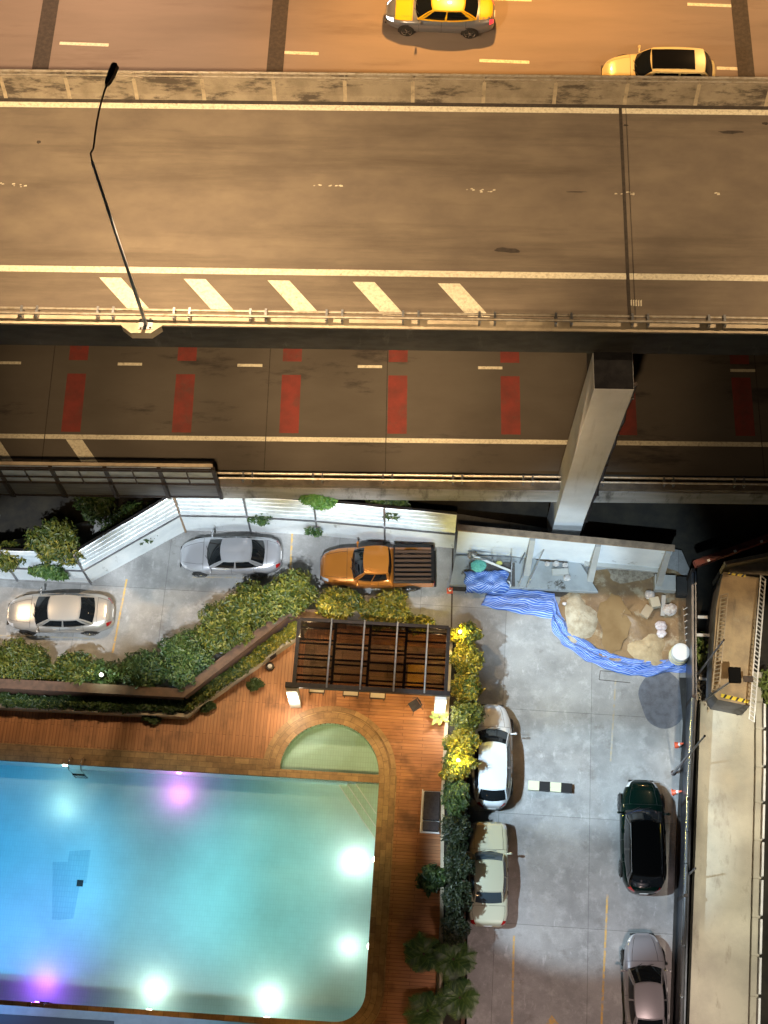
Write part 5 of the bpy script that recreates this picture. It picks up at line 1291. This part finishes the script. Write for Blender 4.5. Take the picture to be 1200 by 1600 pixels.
def overlay(o, Lc, Wc, x0, x1, m_, nm):
    T = interp(SEDAN['top']); mb = MB(); pts = []
    for i in range(8):
        x = x0 + (x1 - x0) * i / 7
        w_ = Wc / 2 * (1 - min(1, abs(x) * 2) ** (3.4 if x > 0 else 4.6)) ** (1 / 3.4)
        for j in range(9):
            a = 40 + 100 * j / 8; ca, sa = math.cos(R(a)), math.sin(R(a)); sgn = 1 if ca >= 0 else -1
            pts.append(Vector((x * Lc, sgn * w_ * abs(ca) ** (2 / 3.2), .56 + (T(x) - .56) * sa ** (2 / 3.2) + .006)))
    mb.grid(pts, 8, 9); build(nm, mb, m_, o, smooth=True, local=True)
overlay(tx, 4.70, 1.80, .25, .41, p_tyel, 'bonnet'); overlay(tx, 4.70, 1.80, -.48, -.36, p_tyel, 'boot_lid')
car('van', 'ivory estate van with black windows passing behind the stained parapet', 1030, 112, ZF, R(176), 4.75, 1.80, SUV, p_ivory, zref=.8, cat='van', lit=False)
m = MB(); vn = bpy.data.objects['van']; Zr = 1.66; pts = []
for i in range(9):
    for j in range(7):
        x = -1.35 + 1.78 * i / 8; y = -.50 + j / 6; pts.append((x, y, Zr - .05 * (y / .63) ** 2 - .035 * ((x + .67) / 1.12) ** 2 + .012))
m.grid(pts, 9, 7); build('sunroof', m, paint('van_black_roof', (.006, .006, .006), 0, .15), vn, smooth=True, local=True)

# ================================================================== BUILDERS' CORNER
m = MB(); sp = [P(*p, .30) for p in ((712, 868), (870, 868), (905, 876), (935, 925), (848, 920), (703, 913))]
m.prism([(p.x, p.y) for p in sp], 0, .30); sl = build('concrete_slab', m, 'slabstone', None, bevel=.02); tag(sl, 'low raised concrete slab with dark stains in front of the panelled wall', 'slab')
m = MB(); fp = [P(*p) for p in ((706, 912), (790, 914), (860, 919), (938, 925), (940, 937), (850, 931), (704, 923))]; m.flat([(p.x, p.y) for p in fp], .006); struct('slab_shade_strip', m, 'joint')  # flat dark strip, shade of the slab's front painted on the ground
# mud pit
m = MB(); n_ = 34; c = P(965, 985); pts = []
pix = [(878, 932), (905, 915), (930, 890), (985, 880), (1040, 885), (1072, 900), (1078, 960), (1076, 1010), (1050, 1040), (1000, 1048), (950, 1040), (905, 1015), (885, 985), (868, 955)]
pp = [P(*p) for p in pix]
for i, p in enumerate(pp):
    q = pp[(i + 1) % len(pp)]
    for t in (0, .33, .66): v = p.lerp(q, t); pts.append((v.x + random.uniform(-.12, .12), v.y + random.uniform(-.12, .12)))
cc = (sum(p[0] for p in pts) / len(pts), sum(p[1] for p in pts) / len(pts))
vs = []; fs = []; NR = 7
for r in range(NR + 1):
    t = 1 - r / NR
    for i, p in enumerate(pts):
        x = cc[0] + (p[0] - cc[0]) * t; y = cc[1] + (p[1] - cc[1]) * t
        h = .015 + (.10 * math.sin(r * 1.3 + i * .6) * (1 - t) + .14 * math.sin(x * 2.1) * math.cos(y * 1.7 + 1)) * min(1, (1 - t) * 3)
        vs.append((x, y, max(h, .012)))
K = len(pts)
for r in range(NR):
    for i in range(K): fs.append((r * K + i, r * K + (i + 1) % K, (r + 1) * K + (i + 1) % K, (r + 1) * K + i))
m.add(vs, fs); o = struct('mud', m, 'mud', smooth=True)
def blobpatch(name, px, py, rx, ry, z, mt, sd):
    random.seed(sd); c = P(px, py); m = MB(); m.flat([(c.x + rx * math.cos(t) * (1 + .18 * math.sin(3 * t + 1) + .07 * math.sin(7 * t)), c.y + ry * math.sin(t) * (1 + .15 * math.sin(2 * t) + .06 * math.sin(9 * t))) for t in np.linspace(0, 2 * PI, 60, endpoint=False)], z); return struct(name, m, mt)
blobpatch('puddle', 958, 975, .72, 1.35, .115, 'mudwater', 5)
def mound(name, px, py, rx, ry, h, mt, label, cat, sd, group=None, z0=0):
    rg = np.random.default_rng(sd); c = P(px, py, z0); m = MB(); NU, NV = 22, 8; vs = []
    for j in range(NV + 1):
        t = j / NV
        for i in range(NU):
            a = 2 * PI * i / NU; rr = (1 - t) * (1 + .16 * math.sin(3 * a + sd + t) + .07 * math.sin(5 * a + 2 * t))
            vs.append((c.x + rx * rr * math.cos(a), c.y + ry * rr * math.sin(a), z0 + .005 + h * (1 - (1 - t) ** 2) * (1 + rg.uniform(-.10, .10)) * (t > 0)))
    fs = [(j * NU + i, j * NU + (i + 1) % NU, (j + 1) * NU + (i + 1) % NU, (j + 1) * NU + i) for j in range(NV) for i in range(NU)]
    m.add(vs, fs); o = build(name, m, mt, smooth=True); return tag(o, label, cat, group)
mound('sand_heap', 905, 968, .75, 1.15, .30, mat('grey_sand', (.42, .36, .26), .9, c2=(.28, .22, .14), scale=3, bump=.8, bscale=12), 'pale grey sand heap on the left of the muddy pit', 'sand heap', 2)
mound('sand_heap', 1012, 1015, .85, .75, .28, mat('pale_sand', (.44, .33, .19), .9, c2=(.33, .24, .13), scale=3, bump=.8, bscale=12), 'yellowish sand heap beside the white barrel', 'sand heap', 5)
mound('rubble_heap', 988, 893, 1.3, .55, .22, 'rubble', 'dark rubble along the foot of the wall panel between the two right buttresses', 'rubble', 8)
mound('stain_mound', 868, 872, .85, .22, .05, mat('dark_soil', (.07, .05, .035), .9), 'spilled dark soil on the raised slab under the wall', 'soil', 11, z0=.30)
def bag(px, py, r, h, label, sd, mt='bag', z0=.05):
    rg = np.random.default_rng(sd); c = P(px, py, z0 + h / 2); m = MB(); vs = []; NU, NV = 14, 8
    for j in range(NV + 1):
        ph = PI * j / NV
        for i in range(NU):
            a = 2 * PI * i / NU; rr = r * math.sin(ph) ** .7 * (1 + rg.uniform(-.16, .16)); vs.append((c.x + rr * math.cos(a), c.y + rr * math.sin(a) * .85, z0 + h / 2 - h / 2 * math.cos(ph) * (1 + rg.uniform(-.1, .1))))
    m.add(vs, [(j * NU + i, j * NU + (i + 1) % NU, (j + 1) * NU + (i + 1) % NU, (j + 1) * NU + i) for j in range(NV) for i in range(NU)])
    o = build('plastic_bag', m, mt); return tag(o, label, 'bag', 'bags lying around the builders\' corner')
bag(1015, 929, .24, .3, 'white crumpled bag directly left of the concrete blocks', 1)
bag(1047, 952, .32, .35, 'white bag slumped against the right fence above the barrel', 2)
bag(1033, 978, .27, .3, 'pinkish grey bag, upper of the two piled left of the small ladder', 3, mat('pink_bag', (.45, .36, .36), .4, c2=(.62, .58, .58), scale=9, bump=.6))
bag(1034, 990, .22, .26, 'pinkish grey bag, lower of the two piled left of the small ladder', 4, mat('pink_bag_low', (.50, .42, .42), .4, c2=(.66, .62, .62), scale=9, bump=.6))
bag(855, 881, .13, .25, 'small white sack, leftmost of three on the raised slab', 5, z0=.3)
bag(869, 881, .15, .28, 'white sack in the middle of three on the raised slab', 6, z0=.3)
bag(883, 883, .14, .26, 'white sack, rightmost of three on the raised slab', 7, z0=.3)
bag(886, 903, .17, .2, 'white bag lying in front of the stacked crate on the slab', 8, z0=.3)
bag(882, 943, .10, .12, 'scrap of white bag at the top left of the sand heap', 9)
def crate(px, py, s, z, label, nm='crate', mt='conc', rz=0.0, cat=None):
    c = P(px, py, z); o = root(nm, (c.x, c.y, z), label, cat or nm.replace('_', ' '), rz=rz)
    m = MB(); m.box((0, 0, s[2] / 2), s); build('block', m, mt, o, local=True, bevel=.015)
    for k in (-1, 1):
        m = MB(); m.box((0, k * s[1] * .5, s[2] * .55), (s[0] * 1.02, .03, .05)); build('edge_strip', m, mt, o, local=True)
    return o
crate(875, 895, (.75, .28, .22), .3, 'pale crate standing on the raised slab below three sacks')
crate(1037, 915, (.95, .75, .45), 0, 'large grey concrete block under the wall end, left of the steel fence', 'concrete_block', rz=R(-5))
crate(1068, 920, (.75, .9, .40), 0, 'dark stained concrete block beside the steel fence', 'concrete_block', 'conc_dark', R(-5))
crate(1022, 944, (.42, .46, .35), .05, 'square pale box leaning on the mud', 'box', mat('card_box', (.48, .44, .34), .8), R(10))
crate(1010, 957, (.40, .55, .25), .05, 'beige tilted box left of the square pale one', 'box', mat('card_box_beige', (.38, .30, .20), .8), R(-35))
m = MB(); a, b = P(1037, 930, .3), P(1035, 962, .1); m.bar(a, b, .18, .12); tag(build('timber_plank', m, 'conc'), 'grey plank lying between the concrete block and the white bag', 'plank')
# barrel
c = P(1063, 1020, .75); o = root('barrel', (c.x, c.y, 0), 'big white plastic barrel at the right end of the blue tarpaulin', 'barrel')
m = MB(); m.lathe((0, 0, 0), [(.36, 0), (.40, .05), (.42, .35), (.42, .60), (.40, .85), (.37, .90)], 28); build('body', m, 'barrel', o, smooth=False, local=True)
m = MB(); m.lathe((0, 0, .90), [(.39, -.02), (.39, .03), (.33, .05), (.001, .045)], 28); build('lid', m, mat('barrel_lid', (.62, .64, .64), .4), o, local=True)
m = MB()
for z in (.3, .62): m.lathe((0, 0, z), [(.42, -.02), (.44, 0), (.42, .02)], 28)
build('hoop', m, mat('hoop_yellow', (.55, .5, .25), .5), o, local=True)
# blue striped tarpaulin (draped strip)
def tarp(path, label, sd, lift=.22, name='tarpaulin'):
    """path: list of (left pixel, right pixel) pairs across the strip"""
    rg = np.random.default_rng(sd); rows = []; uv = []; nu = 14; NV = 17; s = 0; prev = None; flat_ = []
    for i in range(len(path) - 1):
        (a0, b0), (a1, b1) = path[i], path[i + 1]
        for k in range(nu):
            t = k / nu; A_ = P(*a0).lerp(P(*a1), t); B_ = P(*b0).lerp(P(*b1), t); flat_.append((A_, B_))
    flat_.append((P(*path[-1][0]), P(*path[-1][1])))
    pts = []; mid = None
    for i, (A_, B_) in enumerate(flat_):
        c_ = (A_ + B_) / 2; s += (c_ - mid).length if mid is not None else 0; mid = c_
        for j in range(NV):
            v = j / (NV - 1); p = A_.lerp(B_, v)
            z = .03 + lift * max(0, .35 + .45 * math.sin(v * 15 + s * .9) + .3 * math.sin(s * 3.1 + v * 4) + .2 * math.sin(s * 7.3 + v * 9) + rg.uniform(-.35, .35)) * (.25 + .75 * math.sin(PI * v))
            pts.append(p + Vector((.02 * math.sin(s * 9 + v * 6), .03 * math.sin(s * 6 + v * 7), z))); uv.append((s, v * 1.35 + .02 * math.sin(s * 5)))
    m = MB(); m.grid(pts, len(flat_), NV); o = build(name, m, 'tarp', uv=uv, smooth=True)
    md = o.modifiers.new('thick', 'SOLIDIFY'); md.thickness = .008
    return tag(o, label, 'tarpaulin')
tarp([((765, 918), (752, 947)), ((815, 921), (800, 957)), ((866, 927), (862, 967)), ((872, 950), (862, 985)), ((890, 985), (878, 1006)), ((935, 1013), (915, 1033)), ((985, 1030), (965, 1053)), ((1030, 1031), (1010, 1058)), ((1060, 1030), (1048, 1050)), ((1084, 1038), (1078, 1052))], 'long blue and white striped tarpaulin curving from the cart round the muddy pit', 3)
# cart with rails and blue tarp heap
c = P(768, 900, .3)
ct = root('builders_cart', (c.x, c.y, .3), 'low trolley with a thin pipe rail standing on the raised slab', 'cart', rz=R(-3))
m = MB(); m.box((0, 0, .22), (2.1, 1.1, .10)); build('platform', m, mat('dark_board', (.07, .06, .055), .8, c2=(.12, .11, .1), scale=5), ct, local=True)
m = MB()
for z in (1.35, .95):
    m.tube([(-1.0, .45, z), (1.05, .45, z)], .025, 6)
for x in (-.95, 0, .85): m.tube([(x, .45, .2), (x, .45, 1.4)], .03, 6)
m.tube([(1.0, .45, 1.35), (1.45, .40, 1.3), (1.4, -.1, .25)], .022, 6); m.tube([(.85, .45, 1.35), (.85, -.5, .35)], .03, 6)
build('rail', m, 'steel_grey', ct, local=True)
for sx in (-.8, .8):
    for sy in (-.45, .45): m = MB(); m.lathe((sx, sy, .11), [(.11, -.03), (.11, .03)], 14, 'Y'); build('wheel', m, 'rubber', ct, local=True)
tp = MB(); pts = []; uv = []
for i in range(15):
    for j in range(11):
        x = -1.25 + 1.95 * i / 14 + .06 * math.sin(j); y = -.82 + .9 * j / 10; h = .80 + .12 * math.sin(i * .9) * math.cos(j * .8) + .08 * math.sin(i * 2.3 + j) - (.42 if j < 2 else 0) * (2 - j) / 2
        pts.append((c.x + x, c.y + y, h)); uv.append((x, y * 1.4 + .3 * math.sin(i * .4)))
tp.grid(pts, 15, 11); o = build('tarpaulin', tp, 'tarp', uv=uv, smooth=True); o.modifiers.new('thick', 'SOLIDIFY').thickness = .01; tag(o, 'crumpled blue striped tarpaulin heaped on the cart', 'tarpaulin')
bag(748, 884, .34, .22, 'green cloth bundle on top of the cart', 21, 'green_cloth', .92)
bag(780, 880, .14, .14, 'small yellow cloth on the cart', 22, mat('yellow_cloth', (.6, .55, .15), .7), .8)
bag(738, 868, .22, .2, 'grey sack at the upper left corner of the cart', 23, mat('grey_sack', (.3, .28, .26), .8, c2=(.15, .12, .1), scale=9), .6)
m = MB(); a, b = P(738, 868, .98), P(800, 893, .98); m.bar(a, b, .09, .05); tag(build('timber_plank', m, 'white'), 'white batten lying across the cart', 'batten')
for x, lab in ((778, 'white ringed bucket, left of the pair at the cart corner'), (793, 'white bucket, right of the pair at the cart corner')):
    c2_ = P(x, 913, .62); o = root('bucket', (c2_.x, c2_.y, .3), lab, 'bucket', 'buckets at the corner of the cart')
    m = MB(); m.lathe((0, 0, 0), [(.13, 0), (.16, .30), (.175, .32), (.16, .32), (.13, .30), (.001, .29)], 18); build('body', m, 'white', o, local=True)
    m = MB(); m.lathe((0, 0, .30), [(.10, 0), (.10, .012), (.06, .012), (.06, .0)], 16); build('ring', m, 'steel_grey', o, local=True)
for i, (x0, y0, x1, y1, z1, lab) in enumerate(((812, 880, 831, 842, 1.8, 'thin pole leaning on the wall right of the cart'), (822, 918, 850, 858, 1.6, 'longest dark pole leaning across the raised slab'), (810, 917, 818, 896, .7, 'short stick on the front of the raised slab'))):
    m = MB(); m.tube([P(x0, y0, .3), P(x1, y1, z1)], .03, 6); tag(build('leaning_pole', m, 'steel_grey'), lab, 'pole')
def cone(px, py, label, tilt=0):
    c = P(px, py, .2); o = root('traffic_cone', (c.x, c.y, 0.0), label, 'cone', 'orange traffic cones in the yard'); o.scale = (.8, .8, .8); o.rotation_euler = (0, tilt, 0)
    m = MB(); m.lathe((0, 0, .03), [(.15, 0), (.09, .25), (.03, .52), (.001, .53)], 16); build('cone', m, 'orange', o, local=True)
    m = MB(); m.lathe((0, 0, .22), [(.107, 0), (.083, .13), (.08, .13)], 16); build('white_band', m, 'white', o, local=True)
    m = MB(); m.box((0, 0, .015), (.34, .34, .03)); build('base', m, 'orange', o, local=True)
cone(703, 921, 'orange cone beside the dark slot left of the cart')
cone(1053, 1237, 'orange cone just right of the nose of the dark green car', .9)
cone(1059, 1163, 'orange cone by the steel fence above the dark green car', .5)
m = MB(); m.box(P(848, 903, .36), (.5, .35, .03), .4); 

# ================================================================== STEEL FENCE ON THE RIGHT
fe = root('steel_fence', P(1078, 1300, 0), 'dark sheet steel fence with a shiny pipe along the right side of the yard', 'fence')
fa = [P(*p, 1.5) for p in ((1082, 893), (1083, 1090), (1075, 1250), (1070, 1400), (1063, 1640))]
for i, (a, b) in enumerate(zip(fa[:-1], fa[1:])):
    m = MB(); m.bar(Vector((a.x, a.y, .75)), Vector((b.x, b.y, .75)), .10, 1.55); m.bar(Vector((a.x + .13, a.y, .9)), Vector((b.x + .13, b.y, .9)), .06, 1.3)
    build('fence_panel', m, mat('fence_sheet', (.10, .11, .13), .35, .6, c2=(.06, .065, .08), scale=1.5) if i == 0 else bpy.data.materials['fence_sheet'], fe)
    m = MB(); m.bar(Vector((a.x, a.y, -.0)), Vector((a.x, a.y, 1.75)), .14, .14); build('fence_post', m, 'steel_dark', fe)
    if i:
        for k in range(3):
            p, q = a.lerp(b, k / 3 + .01), a.lerp(b, (k + 1) / 3 - .01); m = MB(); m.tube([p + Vector((-.02, 0, .14)), q + Vector((-.02, 0, .14))], .085, 12)
            m.lathe(q + Vector((-.02, 0, .14)), [(.10, -.05), (.10, .05)], 12, 'Y'); build('pipe', m, mat('shiny_pipe', (.62, .66, .70), .22, .9) if 'shiny_pipe' not in bpy.data.materials else bpy.data.materials['shiny_pipe'], fe, smooth=False)
m = MB()
kr = [P(*p, 0) for p in ((1062, 1060), (1068, 1130), (1058, 1300), (1046, 1640))]
for a, b in zip(kr[:-1], kr[1:]): m.bar(a + Vector((.12, 0, .06)), b + Vector((.12, 0, .06)), .30, .12)
tag(build('kerb', m, 'conc_dark'), 'low dark kerb at the foot of the steel fence', 'kerb')
for i, (x0, y0, x1, y1, z1, lab) in enumerate(((1052, 1208, 1101, 1150, 4.2, 'thin grey mast standing by the steel fence above the dark green car'), (1060, 1382, 1086, 1357, 2.3, 'short thin mast on the steel fence beside the tail of the dark green car'), (1084, 1062, 1131, 1000, 4.4, 'pale mast at the right end of the tarpaulin'))):
    a = P(x0, y0, .0); o = root('mast', (a.x, a.y, 0), lab, 'mast', 'thin masts along the steel fence'); b = P(x1, y1, z1)
    m = MB(); m.tube([a, b], [.06, .035], 8); build('pole', m, 'steel_grey', o)
    m = MB(); m.lathe((a.x, a.y, .0), [(.12, 0), (.12, .03), (.07, .05)], 12); build('foot', m, 'steel_dark', o)
    m = MB(); m.lathe(b, [(.05, -.03), (.05, .03)], 8); build('cap', m, 'steel_dark', o)
la = P(1066, 950, .1); lb_ = P(1070, 1008, .1)
o = root('small_ladder', la, 'short steel ladder lying against the fence above the barrel', 'ladder')
m = MB(); m.tube([la + Vector((0, 0, .2)), lb_ + Vector((0, 0, .2))], .03, 6); m.tube([la + Vector((.42, .12, .6)), lb_ + Vector((.42, .12, .6))], .03, 6); build('side_rail', m, 'cap_brown', o)
for k in range(6):
    p = la.lerp(lb_, (k + .5) / 6); m = MB(); m.tube([p + Vector((0, 0, .2)), p + Vector((.42, .12, .6))], .02, 6); build('rung', m, 'white', o)

# ================================================================== CONCRETE WALKWAY ON THE RIGHT
ZS = .5
m = MB(); rp_ = [P(x, y, ZS) for x, y in ((1106, 1050), (1192, 1050), (1190, 1300), (1178, 1640), (1083, 1640), (1097, 1300))]
m.prism([(p.x, p.y) for p in rp_], -.3, ZS); struct('walkway', m, 'ramp')
ks = root('walkway_kerb', P(1100, 1300, ZS), 'long pale kerb on the left edge of the beige concrete walkway', 'kerb')
kp = [P(x, y, ZS + .2) for x, y in ((1100, 1095), (1093, 1300), (1081, 1640))]
m = MB()
for a, b in zip(kp[:-1], kp[1:]): m.bar(a + Vector((0, 0, -.28)), b + Vector((0, 0, -.28)), .28, .56)
build('kerb', m, 'ramp', ks)
pr_ = root('panel_parapet', P(1185, 1300, ZS), 'row of pale parapet panels with dark gaps on the right edge of the concrete walkway', 'parapet')
ys = [1060, 1145, 1207, 1255, 1314, 1373, 1434, 1494, 1557, 1620]
xr_ = lambda y: np.interp(y, [1060, 1200, 1300, 1640], [1192, 1192, 1190, 1182])
ys = [1098, 1140, 1199, 1255, 1314, 1373, 1434, 1494, 1557, 1620]
for y0, y1 in zip(ys[:-1], ys[1:]):
    a, b = P(xr_(y0), y0 + 3, ZS + .3), P(xr_(y1), y1 - 3, ZS + .3); m = MB(); m.bar(P(xr_(y0), y0, ZS + .1) + Vector((-.16, 0, 0)), P(xr_(y1), y1, ZS + .1) + Vector((-.16, 0, 0)), .34, .22); build('panel', m, 'ramp', pr_, bevel=.03)
    m = MB(); m.bar(a + Vector((.05, 0, -.0)), b + Vector((.05, 0, -.0)), .09, .3); build('edge_plate', m, 'white', pr_)
# raised platform
ZPt = 2.2
pf = root('raised_platform', P(1145, 1050, ZS), 'dirty brown raised platform with a hazard striped lower edge on the walkway', 'platform')
tp_ = [P(x, y, ZPt) for x, y in ((1130, 893), (1186, 903), (1182, 950), (1172, 1103), (1122, 1093), (1111, 1080), (1119, 950))]
m = MB(); m.prism([(p.x, p.y) for p in tp_], -.2, ZPt - .01); build('base', m, mat('platform_side', (.16, .16, .17), .7, c2=(.11, .11, .115), scale=2), pf)
m = MB(); m.prism([(p.x, p.y) for p in tp_], ZPt - .009, ZPt); build('platform_top', m, 'block_top', pf)
m = MB(); a, b = P(1127, 1091, ZPt), P(1170, 1101, ZPt); m.bar(a + Vector((0, .12, .015)), b + Vector((0, .12, .015)), .16, .02); a, b = P(1138, 896, ZPt), P(1165, 900, ZPt); m.bar(a + Vector((0, 0, .015)), b + Vector((0, 0, .015)), .12, .02); build('hazard_edge', m, 'hazard', pf)
def lattice(p0, p1, w_, label, n, z, mt='white'):
    a, b = P(*p0, z), P(*p1, z); o = root('lattice_rail', ((a.x + b.x) / 2, (a.y + b.y) / 2, z), label, 'railing'); d = (b - a).normalized(); s = Vector((-d.y, d.x, 0)) * w_
    m = MB(); m.bar(a, b, .06); m.bar(a + s + Vector((0, 0, .35)), b + s + Vector((0, 0, .35)), .05); build('chord', m, mt, o)
    m = MB()
    for k in range(n + 1): p = a.lerp(b, k / n); m.bar(p, p + s + Vector((0, 0, .35)), .04)
    build('lacing', m, mt, o); return o
lattice((1196, 905), (1178, 1128), -.28, 'pale lattice rail down the right side of the raised platform', 34, 2.3, 'white')
lattice((1127, 930), (1113, 1078), .22, 'rusty lattice rail down the left side of the raised platform', 24, 2.3, 'beige')
bo = P(1148, 1055, 3.4)
o = root('black_box_lamp', P(1100, 1098, 0), 'square black floodlight box on a slanting grey arm over the raised platform', 'floodlight')
m = MB(); m.tube([P(1098, 1096, .6), P(1120, 1080, 2.6), P(1140, 1066, 3.3)], [.05, .05, .045], 8); build('arm', m, 'steel_grey', o)
m = MB(); m.box(bo, (.50, .66, .22), R(-4)); build('lamp_box', m, mat('matt_black', (.006, .006, .006), .9, spec=.1), o, bevel=.02)
m = MB(); m.box(P(1169, 1061, 3.3), (.42, .26, .06), R(-4)); build('bracket', m, 'steel_dark', o)
# red beam and pale wall beyond
a, b = P(1085, 882, 3.2), P(1290, 808, 3.2)
o = root('red_beam', a, 'long rusty red steel beam above the top of the raised platform', 'beam')
m = MB(); m.bar(a, b, .28, .30); build('beam', m, 'red_steel', o)
m = MB()
for t in (.1, .3, .5, .62): m.box(a.lerp(b, t) + Vector((0, -.1, .16)), (.12, .1, .05), .3)
build('clamp', m, 'white', o)
m = MB(); m.bar(P(1085, 885, 1.6), P(1087, 890, 1.6) , .2, .2)
o = root('pale_wall', P(1170, 880, 0), 'beige wall behind the raised platform under the red beam', 'wall')
a, b = P(1133, 880, 2.6), P(1290, 848, 2.6); m = MB(); m.bar(Vector((a.x, a.y, 1.2)), Vector((b.x, b.y, 1.2)), .18, 2.8); build('wall', m, 'beige', o)
a, b = P(1136, 893, 2.25), P(1290, 905, 2.25); m = MB(); m.flat([(a.x, a.y), (b.x, b.y), (P(1290, 866, 2.25).x, P(1290, 866, 2.25).y), (P(1145, 884, 2.25).x, P(1145, 884, 2.25).y)], 2.15); build('landing', m, 'beige', o)
# timber lying in the dark gap between fence and walkway
for x0, y0, x1, y1, lab in ((1090, 964, 1106, 965, 'upper short pale plank in the dark gap right of the steel fence'), (1088, 992, 1108, 993, 'lower short pale plank in the dark gap right of the steel fence'), (1092, 1060, 1112, 1063, 'thin stick in the dark gap beside the platform')):
    m = MB(); m.bar(P(x0, y0, .9), P(x1, y1, .9), .13, .06); tag(build('timber_plank', m, 'white'), lab, 'plank')
for x, y, n, lab in ((1100, 1075, 160, 'litter of pale leaves at the top left corner of the walkway'), (1098, 1020, 130, 'scraggy weeds beside the platform in the dark gap'), (1202, 1075, 220, 'weeds catching light right of the walkway')):
    c = P(x, y, .6); m = MB(); leaves(m, [(c.x, c.y, .6, .42, .9, .3)], n, .16); tag(build('weeds', m, 'beige' if n == 160 else 'pale_leaf'), lab, 'weeds')
